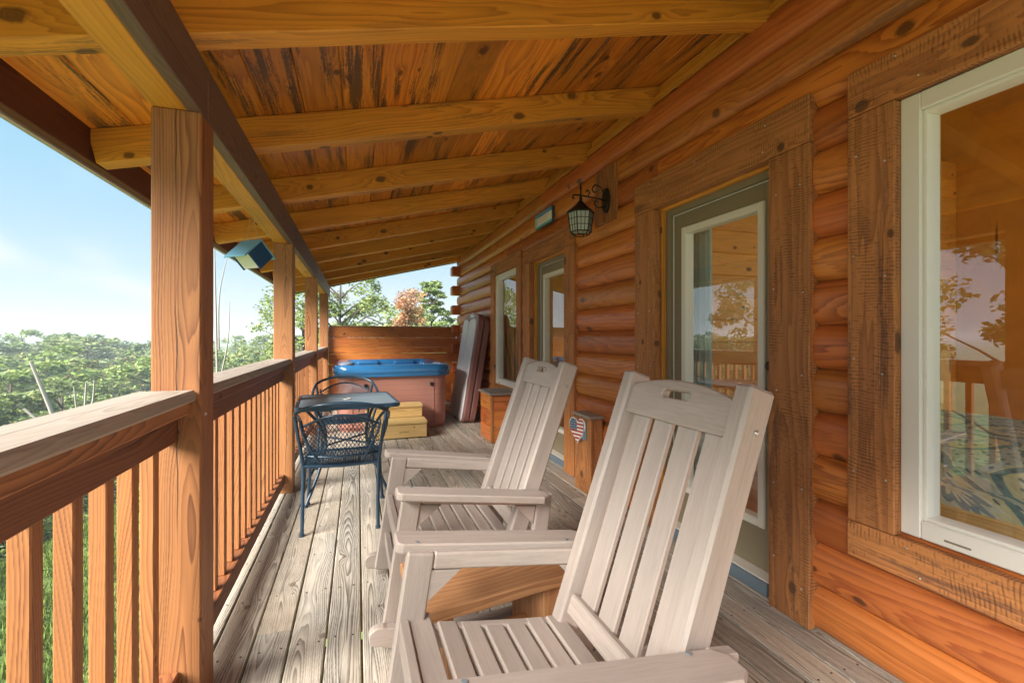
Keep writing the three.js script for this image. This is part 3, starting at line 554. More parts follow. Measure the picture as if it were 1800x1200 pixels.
  part('seat_bar', tube([[-hw * 0.95, 0.415, 0.207], [0, 0.405, 0.212], [hw * 0.95, 0.415, 0.207]], 0.0105, 10, 8), m, C);
  part('seat_bar', tube([[-hw, 0.415, zf + 0.07], [0, 0.41, zf + 0.06], [hw, 0.415, zf + 0.07]], 0.0105, 10, 8), m, C);
  return C;
}
const pc1 = makePatioChair(); pc1.position.set(-0.095, 0, -3.385); pc1.rotation.y = -0.03; pc1.userData.label = 'blue iron mesh patio chair on the near side of the patio table';
const pc2 = pc1.clone(); pc2.name = numbered('patio_chair'); pc2.position.set(-0.12, 0, -4.93); pc2.rotation.y = Math.PI + 0.05; pc2.userData = { ...pc1.userData, label: 'blue iron mesh patio chair between the patio table and the hot tub' }; scene.add(pc2);
{
  const t = thing('patio_table', 'square blue iron mesh patio table beside the railing', 'patio table', [-0.085, 0, -3.98], 0.07);
  const hx = 0.375, hz = 0.40, rc = 0.06, m = P.blue, c = [];
  for (const [sx, sz, a0] of [[1, 1, 0], [-1, 1, 90], [-1, -1, 180], [1, -1, 270]]) for (let k = 0; k <= 3; k++) { const a = (a0 + k * 30) * Math.PI / 180; c.push([sx * (hx - rc) + rc * Math.cos(a), 0.735, sz * (hz - rc) + rc * Math.sin(a)]); }
  const rim = (h, off, r) => { const sh = new THREE.Shape(c.map(([x, , z]) => new THREE.Vector2(x * (1 + off), z * (1 + off)))), ho = new THREE.Path(c.map(([x, , z]) => new THREE.Vector2(x * 0.93, z * 0.93))); sh.holes.push(ho); const g = extr(sh, h, 0.004); g.rotateX(-Math.PI / 2); return g; };
  part('rim', rim(0.03, 0, 0), m, t, [0, 0.722, 0]);
  { const sh = new THREE.Shape(c.map(([x, , z]) => new THREE.Vector2(x * 0.935, z * 0.935))), ho = new THREE.Path(); ho.absarc(0, 0, 0.026, 0, Math.PI * 2, true); sh.holes.push(ho); const g = extr(sh, 0.006, 0.001, 16); g.rotateX(-Math.PI / 2); part('top_sheet', g, P.skyTintTop, t, [0, 0.731, 0]); }
  part('umbrella_ring', new THREE.TorusGeometry(0.03, 0.006, 8, 24), P.drip, t, [0, 0.735, 0], [Math.PI / 2, 0, 0]);
  for (const sx of [-1, 1]) for (const sz of [-1, 1]) {
    const l = part('leg', tube([[sx * 0.30, 0.01, sz * 0.33], [sx * 0.22, 0.2, sz * 0.24], [sx * 0.16, 0.42, sz * 0.18], [sx * 0.22, 0.6, sz * 0.25], [sx * 0.30, 0.712, sz * 0.33]], 0.012, 20, 8), m, t);
    part('foot', new THREE.CylinderGeometry(0.014, 0.018, 0.02, 12), m, l, [sx * 0.30, 0.01, sz * 0.33]);
  }
  part('brace', tube([[-0.165, 0.40, -0.185], [0.165, 0.40, 0.185]], 0.008, 4, 6), m, t); part('brace', tube([[0.165, 0.405, -0.185], [-0.165, 0.405, 0.185]], 0.008, 4, 6), m, t);
}
// ------------------------------------------------------------------ hot tub
function ringPath(hx, hz, r, off, n = 8) { const p = []; for (const [sx, sz, a0] of [[1, 1, 0], [-1, 1, 90], [-1, -1, 180], [1, -1, 270]]) for (let k = 0; k <= n; k++) { const a = (a0 + k * 90 / n) * Math.PI / 180, R = Math.max(0.02, r + off); p.push([sx * (hx - r) + R * Math.cos(a), sz * (hz - r) + R * Math.sin(a)]); } return p; }
function sweepRings(hx, hz, r, prof) {
  const rows = prof.map(([o, y]) => ringPath(hx, hz, r, o).map(([x, z]) => [x, y, z])), n = rows[0].length, pos = rows.flat(2), idx = [];
  for (let j = 0; j + 1 < rows.length; j++) for (let i = 0; i < n; i++) { const a = j * n + i, b = j * n + (i + 1) % n, c = a + n, e = b + n; idx.push(a, c, b, b, c, e); }
  const g = new THREE.BufferGeometry(); g.setAttribute('position', new THREE.Float32BufferAttribute(pos, 3)); g.setIndex(idx); g.computeVertexNormals(); return g;
}
{
  const t = thing('hot_tub', 'hot tub with blue acrylic rim and salmon brown cabinet', 'hot tub', [0.46, 0, -7.15]);
  const hx = 0.72, hz = 0.86, S = 256, data = new Uint8Array(S * S * 4);
  for (let j = 0; j < S; j++) for (let i = 0; i < S; i++) { const l = Math.abs(mod(j / 256 * 8, 1) - 0.5) > 0.44 ? 0.82 : 1, n = 1 + 0.08 * pn(i / 256 * 4, j / 2, 4) + 0.06 * pn(i / 256 * 16, j, 16), q = (j * S + i) * 4; data[q] = enc(0.44 * l * n); data[q + 1] = enc(0.20 * l * n); data[q + 2] = enc(0.155 * l * n); data[q + 3] = 255; }
  const cm = std([1, 1, 1], 0.5); cm.map = tex(data, S, S, true); cm.bumpMap = cm.map; cm.bumpScale = 0.002;
  const planar = (g) => { const p = g.attributes.position, uv = []; for (let i = 0; i < p.count; i++) uv.push((p.getX(i) + p.getZ(i)) / 0.9, p.getY(i) / 0.6); g.setAttribute('uv', new THREE.Float32BufferAttribute(uv, 2)); return g; };
  part('cabinet', planar(sweepRings(hx, hz, 0.17, [[-0.03, 0.002], [-0.03, 0.05], [0, 0.052], [0, 0.74]])), cm, t);
  for (const [x, w] of [[-0.53, 0.016], [0.53, 0.016]]) part('seam_trim', cbox(w, 0.68, 0.012, 0.003), std([0.36, 0.15, 0.11], 0.5), t, [x, 0.395, hz + 0.002]);
  for (const x of [-0.36, 0.50]) part('latch', cbox(0.045, 0.05, 0.02, 0.006), P.black, t, [x, 0.60, hz + 0.011]);
  part('rim', sweepRings(hx, hz, 0.17, [[0.0, 0.715], [0.045, 0.712], [0.055, 0.725], [0.052, 0.76], [0.062, 0.765], [0.066, 0.80], [0.056, 0.845], [0.03, 0.868], [-0.01, 0.874], [-0.09, 0.87], [-0.125, 0.855], [-0.14, 0.82]]), P.tub, t);
  part('shell', sweepRings(hx, hz, 0.2, [[-0.139, 0.825], [-0.155, 0.74], [-0.17, 0.60], [-0.19, 0.58], [-0.199, 0.40]]), P.tub, t);
  const fl = new THREE.Shape(ringPath(hx, hz, 0.2, -0.165).map(([x, z]) => new THREE.Vector2(x, z))); const fg = new THREE.ShapeGeometry(fl); fg.rotateX(-Math.PI / 2); part('seat_floor', fg, P.tub, t, [0, 0.46, 0]);
  // moulded headrests on the back and side walls, divider and control panel
  for (const [x, z, ry] of [[-0.3, -0.73, 0], [0.28, -0.73, 0], [0.60, -0.1, Math.PI / 2]]) { const g = cbox(0.34, 0.16, 0.10, 0.03); part('headrest', g, P.tub, t, [x, 0.775, z], [0.25 * (ry ? 0 : 1), ry, 0]); }
  const pl = new THREE.SphereGeometry(1, 18, 12); pl.scale(0.11, 0.035, 0.08); const pm = part('pillow', pl, std([0.30, 0.36, 0.46], 0.4), t, [-0.60, 0.885, 0.70], [0.1, 0.7, 0]); pm.userData.label = 'grey headrest pillow on the rim corner';
  part('control_panel', cbox(0.12, 0.012, 0.06, 0.005), std([0.55, 0.62, 0.7], 0.3), t, [0.60, 0.879, 0.74], [0, -0.7, 0]);
}
{ // steps
  const t = thing('tub_steps', 'two treated pine steps standing in front of the hot tub', 'steps', [0.44, 0, -5.95]);
  const st = (y0, y1, d0, d1, w) => { const b = (n, x0, x1, ya, yb, a, e, ax) => { const m = board(n, x0, x1, ya, yb, a, e, ax, M.pine, t, 0.005); m.position.x -= 0.44; m.position.z += 5.95; }; const x0 = 0.44 - w / 2, x1 = 0.44 + w / 2; b('riser', x0, x1, y0, y1 - 0.038, d0, d0 + 0.038, 0); b('tread', x0 - 0.006, x1 + 0.006, y1 - 0.037, y1, d0 - 0.012, d1, 0); b('side_board', x0, x0 + 0.036, 0.002, y1 - 0.038, d0 + 0.039, d1, 2); b('side_board', x1 - 0.036, x1, 0.002, y1 - 0.038, d0 + 0.039, d1, 2); };
  st(0.012, 0.215, 5.68, 5.96, 0.74); st(0.216, 0.375, 5.962, 6.22, 0.70);
  // stamp on the lower riser
  const cv = document.createElement('canvas'); cv.width = 128; cv.height = 48; const x = cv.getContext('2d'); x.clearRect(0, 0, 128, 48); x.strokeStyle = '#2a1a0c'; x.lineWidth = 3;
  x.beginPath(); x.moveTo(10, 30); x.quadraticCurveTo(18, 8, 26, 26); x.quadraticCurveTo(30, 38, 14, 36); x.stroke(); for (let i = 0; i < 5; i++) { x.beginPath(); x.arc(46 + i * 15, 24, 5, 0.3, 5.2); x.stroke(); }
  const ct = new THREE.CanvasTexture(cv); ct.colorSpace = THREE.SRGBColorSpace; const sm = new THREE.MeshStandardMaterial({ map: ct, transparent: true, roughness: 0.7 });
  part('stamp', new THREE.PlaneGeometry(0.15, 0.045), sm, t, [0.1, 0.085, 0.2735]);
}
{ // folded cover leaning on the wall
  const t = thing('tub_cover', 'folded hot tub cover with pale underside and maroon vinyl edge leaning on the wall', 'tub cover', [1.39, 0, -6.87]);
  const lean = Math.atan2(0.25, 1.6), sheet = (r, w, h, th) => { const s = new THREE.Shape(), a = -w / 2, b = w / 2; s.moveTo(a + r, 0); s.lineTo(b - r, 0); s.quadraticCurveTo(b, 0, b, r); s.lineTo(b, h - r); s.quadraticCurveTo(b, h, b - r, h); s.lineTo(a + r, h); s.quadraticCurveTo(a, h, a, h - r); s.lineTo(a, r); s.quadraticCurveTo(a, 0, a + r, 0); return extr(s, th, 0.012, 6); };
  const put = (name, g, mat, off) => { // sag and crumple a little, then stand it along the wall
    const p = g.attributes.position; for (let i = 0; i < p.count; i++) { const x = p.getX(i), y = p.getY(i); p.setZ(i, p.getZ(i) + 0.014 * pn(x * 3 + off * 7, y * 2.2) + 0.012 * pn(x * 9, y * 5 + off)); p.setX(i, x + 0.012 * pn(y * 3, off * 3 + 2)); } g.computeVertexNormals();
    g.rotateY(-Math.PI / 2); g.translate(off, 0, 0); g.rotateZ(-lean); part(name, g, mat, t, [0, 0.012, 0]); };
  put('outer_half', sheet(0.16, 1.0, 1.60, 0.085), P.vinyl, 0.075); put('inner_half', sheet(0.15, 0.98, 1.57, 0.085), P.vinyl, 0.17);
  put('liner', sheet(0.12, 0.42, 1.53, 0.03), P.foam, 0.026);
  for (const ch of t.children) if (ch.name === 'liner') ch.position.z = 0.2;
  put('liner', sheet(0.12, 0.40, 1.53, 0.03), P.foam, 0.027); t.children[t.children.length - 1].position.z = -0.225;
  for (const z of [-0.28, 0.1]) { const g = tube([[-0.005, 0.3, z], [0.02, 0.33, z + 0.02], [0.0, 0.4, z + 0.03]], 0.008, 8, 5); part('strap', g, P.vinyl, t, [0.04, 0.9, 0]); }
  const fl = new THREE.SphereGeometry(1, 16, 10); fl.scale(0.05, 0.05, 0.2); const p = fl.attributes.position; for (let i = 0; i < p.count; i++) p.setY(i, p.getY(i) + 0.03 * pn(p.getZ(i) * 14, p.getX(i) * 20)); fl.computeVertexNormals(); part('folded_liner_edge', fl, P.foam, t, [0.31, 1.56, 0.05]);
}
// ------------------------------------------------------------------ log sided boxes on the wall
{
  const t = thing('wooden_box', 'low log sided wooden box with flat lid under the far window', 'box', [1.645, 0, -5.37], 0, 'log sided utility boxes');
  const b = (n, x0, x1, y0, y1, d0, d1, ax, mat, c) => { const m = board(n, x0, x1, y0, y1, d0, d1, ax, mat, t, c); m.position.x -= 1.645; m.position.z += 5.37; return m; };
  for (let k = 0; k < 3; k++) { b('siding', 1.475, 1.50, 0.004 + k * 0.185, 0.183 + k * 0.185, 5.135, 5.60, 2, M.log, 0.014); b('siding', 1.502, 1.815, 0.004 + k * 0.185, 0.183 + k * 0.185, 5.11, 5.134, 0, M.log, 0.014); }
  b('corner_board', 1.47, 1.501, 0.004, 0.558, 5.105, 5.134, 1, M.casing, 0.003); b('lid', 1.45, 1.82, 0.56, 0.588, 5.08, 5.63, 2, M.cap, 0.006);
}
{
  const t = thing('wooden_box', 'narrow rough sawn wooden box on the wall between the doors', 'box', [1.765, 0, -3.29], 0, 'log sided utility boxes');
  const b = (n, x0, x1, y0, y1, d0, d1, ax, mat, c) => { const m = board(n, x0, x1, y0, y1, d0, d1, ax, mat, t, c); m.position.x -= 1.765; m.position.z += 3.29; return m; };
  b('face_board', 1.715, 1.735, 0.004, 0.60, 3.155, 3.425, 1, M.casing, 0.003); b('side_board', 1.736, 1.825, 0.004, 0.60, 3.16, 3.18, 1, M.casing, 0.003); b('side_board', 1.736, 1.825, 0.004, 0.60, 3.40, 3.42, 1, M.casing, 0.003); b('lid', 1.70, 1.825, 0.602, 0.625, 3.14, 3.44, 2, M.cap, 0.004);
  const o = thing('outlet_cover', 'blue grey outlet cover behind the heart ornament', 'outlet cover', [1.706, 0.5, -3.27]); part('cover', cbox(0.016, 0.15, 0.115, 0.005), P.outlet, o); part('flap', cbox(0.008, 0.13, 0.095, 0.003), P.outlet, o, [-0.013, 0, 0]);
  // heart ornament in flag colours
  const cv = document.createElement('canvas'); cv.width = 256; cv.height = 256; const x = cv.getContext('2d'); x.fillStyle = '#e9e2d6'; x.fillRect(0, 0, 256, 256);
  x.fillStyle = '#b23a3c'; for (let i = 0; i < 7; i++) x.fillRect(0, 22 + i * 34, 256, 17); x.fillStyle = '#33546f'; x.fillRect(0, 0, 128, 125); x.fillStyle = '#e9e2d6'; for (let r = 0; r < 5; r++) for (let c = 0; c < 5; c++) { x.beginPath(); for (let k = 0; k < 10; k++) { const a = k * Math.PI / 5 - Math.PI / 2, R = k % 2 ? 3.2 : 8; x.lineTo(20 + c * 23 + (r % 2) * 6 + R * Math.cos(a), 22 + r * 23 + R * Math.sin(a)); } x.fill(); }
  const ft = new THREE.CanvasTexture(cv); ft.colorSpace = THREE.SRGBColorSpace;
  const h = thing('heart_ornament', 'heart shaped ornament painted with stars and stripes', 'ornament', [1.678, 0.5, -3.305], -Math.PI / 2 + 0.25);
  const sh = new THREE.Shape(); sh.moveTo(0, -0.115); sh.bezierCurveTo(-0.03, -0.06, -0.10, -0.02, -0.095, 0.045); sh.bezierCurveTo(-0.09, 0.10, -0.02, 0.11, 0, 0.062); sh.bezierCurveTo(0.02, 0.11, 0.09, 0.10, 0.095, 0.045); sh.bezierCurveTo(0.10, -0.02, 0.03, -0.06, 0, -0.115);
  part('edge', extr(sh, 0.014, 0.003, 12), P.white, h); const fg = new THREE.ShapeGeometry(sh, 16); fg.scale(0.93, 0.93, 1); const p = fg.attributes.position, uv = []; for (let i = 0; i < p.count; i++) uv.push((p.getX(i) + 0.1) / 0.2, (p.getY(i) + 0.115) / 0.215); fg.setAttribute('uv', new THREE.Float32BufferAttribute(uv, 2)); part('painted_flag', fg, new THREE.MeshStandardMaterial({ map: ft, roughness: 0.6 }), h, [0, 0, 0.0075]);
}
// ------------------------------------------------------------------ lantern, sign, birdhouse
{
  const t = thing('wall_lantern', 'black iron wall lantern with frosted panes on a wooden block', 'lantern', [1.58, 2.05, -3.06]);
  board('mounting_block', 0.225, 0.265, 0.075, 0.50, -0.10, 0.20, 1, M.casing, t, 0.004);
  const bp = new THREE.Shape(); bp.absellipse(0, 0, 0.05, 0.095, 0, Math.PI * 2); const bg = extr(bp, 0.022, 0.006, 24); bg.rotateY(Math.PI / 2); part('backplate', bg, P.black, t, [0.213, 0.235, 0]);
  part('arm', tube([[0.205, 0.235, 0], [0.13, 0.245, 0], [0.05, 0.25, 0], [-0.02, 0.255, 0], [-0.06, 0.25, 0], [-0.07, 0.232, 0], [-0.055, 0.226, 0]], 0.0055, 30, 6), P.black, t);
  for (const pts of [[[0.2, 0.27, 0], [0.17, 0.33, 0], [0.12, 0.345, 0], [0.095, 0.31, 0], [0.115, 0.285, 0], [0.135, 0.30, 0]], [[0.2, 0.19, 0], [0.15, 0.175, 0], [0.115, 0.20, 0], [0.125, 0.228, 0], [0.145, 0.215, 0]], [[0.06, 0.252, 0], [0.075, 0.285, 0], [0.055, 0.30, 0], [0.045, 0.285, 0]]]) part('scroll', tube(pts, 0.0045, 24, 6), P.black, t);
  part('finial', new THREE.LatheGeometry([[0, 0.2], [0.012, 0.2], [0.012, 0.235], [0.006, 0.25], [0.006, 0.3], [0.0085, 0.306], [0.003, 0.335], [0, 0.342]].map((p) => new THREE.Vector2(...p)), 10), P.black, t);
  const hexR = (r, y) => Array.from({ length: 6 }, (_, k) => { const a = k * Math.PI / 3 + 0.26; return [r * Math.cos(a), y, r * Math.sin(a)]; });
  part('hood', new THREE.LatheGeometry([[0.012, 0.215], [0.03, 0.195], [0.06, 0.165], [0.104, 0.13], [0.108, 0.122], [0.098, 0.122]].map((p) => new THREE.Vector2(...p)), 6, -0.26 + Math.PI / 2), P.black, t);
  const top = hexR(0.096, 0.122), bot = hexR(0.078, -0.022), gs = [], V = (a) => new THREE.Vector3(...a), L3 = (a, b, k) => a.map((q, i) => q + (b[i] - q) * k);
  const rod = (a, b, r) => gs.push(new THREE.TubeGeometry(new THREE.LineCurve3(V(a), V(b)), 1, r, 5));
  for (let k = 0; k < 6; k++) { const n = (k + 1) % 6; rod(top[k], bot[k], 0.0045); rod(top[k], top[n], 0.0045); rod(bot[k], bot[n], 0.0045);
    for (const q of [1 / 3, 2 / 3]) { rod(L3(top[k], top[n], q), L3(bot[k], bot[n], q), 0.0025); rod(L3(top[k], bot[k], q), L3(top[n], bot[n], q), 0.0025); }
    rod(bot[k], hexR(0.055, -0.045)[k], 0.004); rod(hexR(0.055, -0.045)[k], hexR(0.055, -0.045)[n], 0.004); }
  part('cage', merge(gs), P.black, t);
  for (let k = 0; k < 6; k++) { const n = (k + 1) % 6, s = 0.96, q = [top[k], top[n], bot[n], bot[k]].map(([x, y, z]) => [x * s, y, z * s]); const g = new THREE.BufferGeometry(); g.setAttribute('position', new THREE.Float32BufferAttribute([...q[0], ...q[1], ...q[2], ...q[0], ...q[2], ...q[3]], 3)); g.computeVertexNormals(); part('pane', g, P.frosted, t); }
  part('bulb', new THREE.SphereGeometry(0.024, 14, 10), P.white, t, [0, 0.06, 0]); part('socket', new THREE.CylinderGeometry(0.013, 0.013, 0.06, 10), P.black, t, [0, 0.11, 0]);
}
{
  const cv = document.createElement('canvas'); cv.width = 448; cv.height = 192; const x = cv.getContext('2d'); x.fillStyle = '#f4f3ea'; x.fillRect(0, 0, 448, 192); x.fillStyle = '#3f8fc4'; x.fillRect(0, 0, 448, 52);
  x.strokeStyle = '#e8eef0'; x.lineWidth = 5; for (let i = 0; i < 9; i++) { x.beginPath(); x.arc(50 + i * 43, 22, 9, i, i + 4.4); x.stroke(); }
  x.lineWidth = 4; for (let r = 0; r < 4; r++) { x.strokeStyle = ['#c88f4a', '#cf7f63', '#9aa06a', '#c9a050'][r]; for (let i = 0; i < 12 - r; i++) { x.beginPath(); x.moveTo(90 + i * 24 + r * 8, 66 + r * 22); x.quadraticCurveTo(96 + i * 24 + r * 8, 54 + r * 22, 104 + i * 24 + r * 8, 68 + r * 22); x.stroke(); } }
  x.fillStyle = '#58b8c8'; x.beginPath(); x.moveTo(0, 192); x.lineTo(0, 158); for (let i = 0; i <= 14; i++) x.quadraticCurveTo(i * 32 + 8, i % 2 ? 172 : 148, i * 32 + 32, 162); x.lineTo(448, 192); x.fill(); x.fillStyle = '#a9d6de'; x.fillRect(0, 42, 70, 116);
  const ct = new THREE.CanvasTexture(cv); ct.colorSpace = THREE.SRGBColorSpace;
  const t = thing('sign', 'small blue and cream sign hung on the logs above the far door', 'sign', [1.806, 2.455, -4.3], -Math.PI / 2);
  part('board', cbox(0.436, 0.151, 0.024, 0.003), std([0.03, 0.09, 0.13], 0.5), t); part('printed_face', new THREE.PlaneGeometry(0.434, 0.149), new THREE.MeshStandardMaterial({ map: ct, roughness: 0.45 }), t, [0, 0, 0.0125]);
}
{
  const t = thing('birdhouse', 'blue and white diamond shaped birdhouse hanging from the beam', 'birdhouse', [-0.615, 1.99, -3.15], -0.72);
  const g = new THREE.Group(); const a = 0.115, L = 0.13, cy = -0.245, q = Math.PI / 4;
  // axis along local x; square section on its corner
  const slab = (name, ang2, mat, w, th, off, len, sh = 0) => { const b = cbox(len, th, w, 0.002); b.translate(0, off, sh); b.rotateX(ang2); part(name, b, mat, t, [0, cy, 0]); };
  slab('roof_panel', q, P.bhBlue, a + 0.05, 0.01, a / 2 + 0.006, L + 0.05, 0.018); slab('roof_panel', -q, P.bhBlue, a + 0.02, 0.01, a / 2 + 0.006, L + 0.03, -0.014);
  slab('wall', Math.PI - q, P.bhWhite, a, 0.009, a / 2 - 0.004, L, 0); slab('wall', Math.PI + q, P.bhWhite, a, 0.009, a / 2 - 0.004, L, 0);
  for (const s of [-1, 1]) { const e = cbox(0.01, a + 0.012, a + 0.012, 0.002); e.rotateX(q); part('end_panel', e, P.bhDark, t, [s * (L / 2 + 0.006), cy, 0]); }
  for (const s of [-1, 1]) part('string', new THREE.TubeGeometry(new THREE.LineCurve3(new THREE.Vector3(s * 0.05, cy + a * 0.72, 0), new THREE.Vector3(s * 0.012, 0.0, 0)), 1, 0.0016, 5), P.string, t);
}

// ------------------------------------------------------------------ the room behind the glass
{
  const room = structure('room', 'wood lined room seen through the cabin glass');
  const wallX = 2.002, far = 6.4, ceilY = (X) => deckY(X) - 0.02;
  // inner face of the log wall with its openings
  const sh = new THREE.Shape([[-1.3, 0], [8.6, 0], [8.6, 2.74], [-1.3, 2.74]].map((p) => new THREE.Vector2(...p)));
  for (const [a, b, lo, hi] of openings) sh.holes.push(new THREE.Path([[a, Math.max(0.004, lo)], [b, Math.max(0.004, lo)], [b, hi], [a, hi]].map((p) => new THREE.Vector2(...p))));
  const ig = new THREE.ExtrudeGeometry(sh, { depth: 0.045, bevelEnabled: false }); ig.rotateY(Math.PI / 2); boardUV(ig, T.room, 2); part('inner_wall', ig, M.room[0], room, [wallX, 0, 0]);
  board('floor', wallX, far, -0.06, 0.0, -1.3, 8.6, 2, M.cedar, room);
  // back wall with unseen openings, added to bring daylight into the room
  const bs = new THREE.Shape([[-1.3, 0], [8.6, 0], [8.6, 3.9], [-1.3, 3.9]].map((p) => new THREE.Vector2(...p)));
  for (const [a, b] of [[-1.1, 2.35], [3.8, 6.9]]) bs.holes.push(new THREE.Path([[a, 0.35], [b, 0.35], [b, 3.1], [a, 3.1]].map((p) => new THREE.Vector2(...p))));
  const bg = new THREE.ExtrudeGeometry(bs, { depth: 0.12, bevelEnabled: false }); bg.rotateY(Math.PI / 2); boardUV(bg, T.room, 2); part('back_wall', bg, M.room[1], room, [far, 0, 0]);
  board('end_wall', wallX, far, 0.0, 3.9, 8.56, 8.6, 0, M.room, room);
  for (const [x0, x1, y0, y1] of [[wallX, 2.4, 0, 3.9], [5.6, far, 0, 3.9], [2.4, 5.6, 0, 0.35], [2.4, 5.6, 2.8, 3.9]]) board('end_wall', x0, x1, y0, y1, -1.33, -1.29, 0, M.room, room);  // pieces leave an unseen bare opening, added so sun brightens the room
  // plank ceiling and beams following the roof
  for (let X = 2.06; X < far; X += 0.2) { const g = cbox(0.198 / Math.cos(ang), 0.015, 9.9, 0.004); boardUV(g, T.room, 2); part('ceiling_plank', g, pick(M.room), room, [X + 0.1, ceilY(X + 0.1), -3.65], [0, 0, ang]); }
  for (const d of [0.6, 2.4, 5.4]) stick('ceiling_beam', (far - wallX - 0.1) / Math.cos(ang), 0.15, 0.12, M.room, room, [(far + wallX) / 2, ceilY((far + wallX) / 2) - 0.11, -d], [0, 0, ang]);
  // plank partition facing the near door
  for (let k = 0; k < 16; k++) { const y0 = k * 0.2, x0 = 2.05; board('partition_plank', x0, far - 0.002, y0, y0 + 0.1995, 3.25, 3.29, 0, M.room, room, 0.006); }
  const bed = thing('bed', 'bed with green and blue patterned quilt seen through the near window', 'bed', [3.15, 0, -1.1]);
  const bb = (n, x0, x1, y0, y1, d0, d1, ax, mat, c) => { const m = board(n, x0, x1, y0, y1, d0, d1, ax, mat, bed, c); m.position.x -= 3.15; m.position.z += 1.1; return m; };
  bb('side_rail', 2.40, 2.44, 0.30, 0.52, 0.0, 2.05, 2, M.pine, 0.006); bb('headboard', 2.40, 4.0, 0.12, 1.15, 2.06, 2.12, 0, M.room, 0.01); bb('side_rail', 3.9, 3.94, 0.30, 0.52, 0.0, 2.05, 2, M.pine, 0.006);
  for (const x of [2.4, 3.87]) { bb('leg', x, x + 0.07, 0.0, 0.30, 0.02, 0.09, 1, M.pine, 0.004); bb('leg', x, x + 0.07, 0.0, 0.12, 2.06, 2.12, 1, M.pine, 0.004); }
  const S = 512, data = new Uint8Array(S * S * 4);
  for (let j = 0; j < S; j++) for (let i = 0; i < S; i++) {
    const x = i / S * 3 , y = j / S * 4, cx = Math.floor(x) + 0.5, cy = Math.floor(y) + 0.5, dx = x - cx, dy = y - cy, r = Math.hypot(dx, dy), a = Math.atan2(dy, dx), n = pn(x * 20, y * 20);
    let c = [0.55, 0.58, 0.36]; const pet = r + 0.04 * Math.sin(a * 12);
    if (pet < 0.1) c = [0.62, 0.66, 0.5]; else if (pet < 0.2) c = [0.20, 0.32, 0.36]; else if (pet < 0.27) c = [0.55, 0.62, 0.5]; else if (Math.abs(r - 0.42) < 0.035) c = [0.12, 0.26, 0.27]; else if (r > 0.47) c = [0.38, 0.5, 0.46];
    const dots = Math.sin(x * 40) * Math.sin(y * 40); if (dots > 0.75 && r > 0.28) c = [0.08, 0.16, 0.2]; const k = 1 + 0.2 * n, q = (j * S + i) * 4; data[q] = enc(c[0] * k); data[q + 1] = enc(c[1] * k); data[q + 2] = enc(c[2] * k); data[q + 3] = 255;
  }
  const qm = new THREE.MeshStandardMaterial({ map: tex(data, S, S, true), roughness: 0.9 });
  const qg = new THREE.BoxGeometry(1.52, 0.30, 2.02, 24, 4, 30), p = qg.attributes.position, uv = []; for (let i = 0; i < p.count; i++) { const x = p.getX(i), y = p.getY(i), z = p.getZ(i), e = Math.max(0, Math.abs(x) / 0.76 - 0.8) * 5; p.setY(i, y + (y > 0 ? 0.02 * fbm(x * 4, z * 4) - 0.05 * e * e : 0)); uv.push((x + y) / 1.5, (z + y) / 1.7); }
  qg.setAttribute('uv', new THREE.Float32BufferAttribute(uv, 2)); qg.computeVertexNormals(); part('quilt', qg, qm, bed, [0.02, 0.60, 0.07]);
  const cur = (name, label, x, d0, d1, y0, y1, mat) => { const c = thing(name, label, 'curtain', [x, 0, -(d0 + d1) / 2]); const N = 40, pos = [], idx = []; for (let i = 0; i <= N; i++) for (const y of [y0, y1]) pos.push(0.025 * Math.sin(i * 1.1) + 0.01 * Math.sin(i * 0.37), y, -((d1 - d0) * (i / N - 0.5))); for (let i = 0; i < N; i++) { const a = 2 * i; idx.push(a, a + 2, a + 1, a + 1, a + 2, a + 3); } const g = new THREE.BufferGeometry(); g.setAttribute('position', new THREE.Float32BufferAttribute(pos, 3)); g.setIndex(idx); g.computeVertexNormals(); part('cloth', g, mat, c); part('rod', new THREE.CylinderGeometry(0.01, 0.01, d1 - d0 + 0.1, 8), P.black, c, [0, y1 + 0.01, 0], [Math.PI / 2, 0, 0]); };
  cur('curtain', 'pale sea green curtain hanging inside the near door', 2.14, 2.36, 2.62, 0.05, 2.2, P.curtain);
  cur('curtain', 'green curtain hanging inside the far window', 2.14, 5.5, 6.2, 0.3, 1.55, P.greenCloth);
}
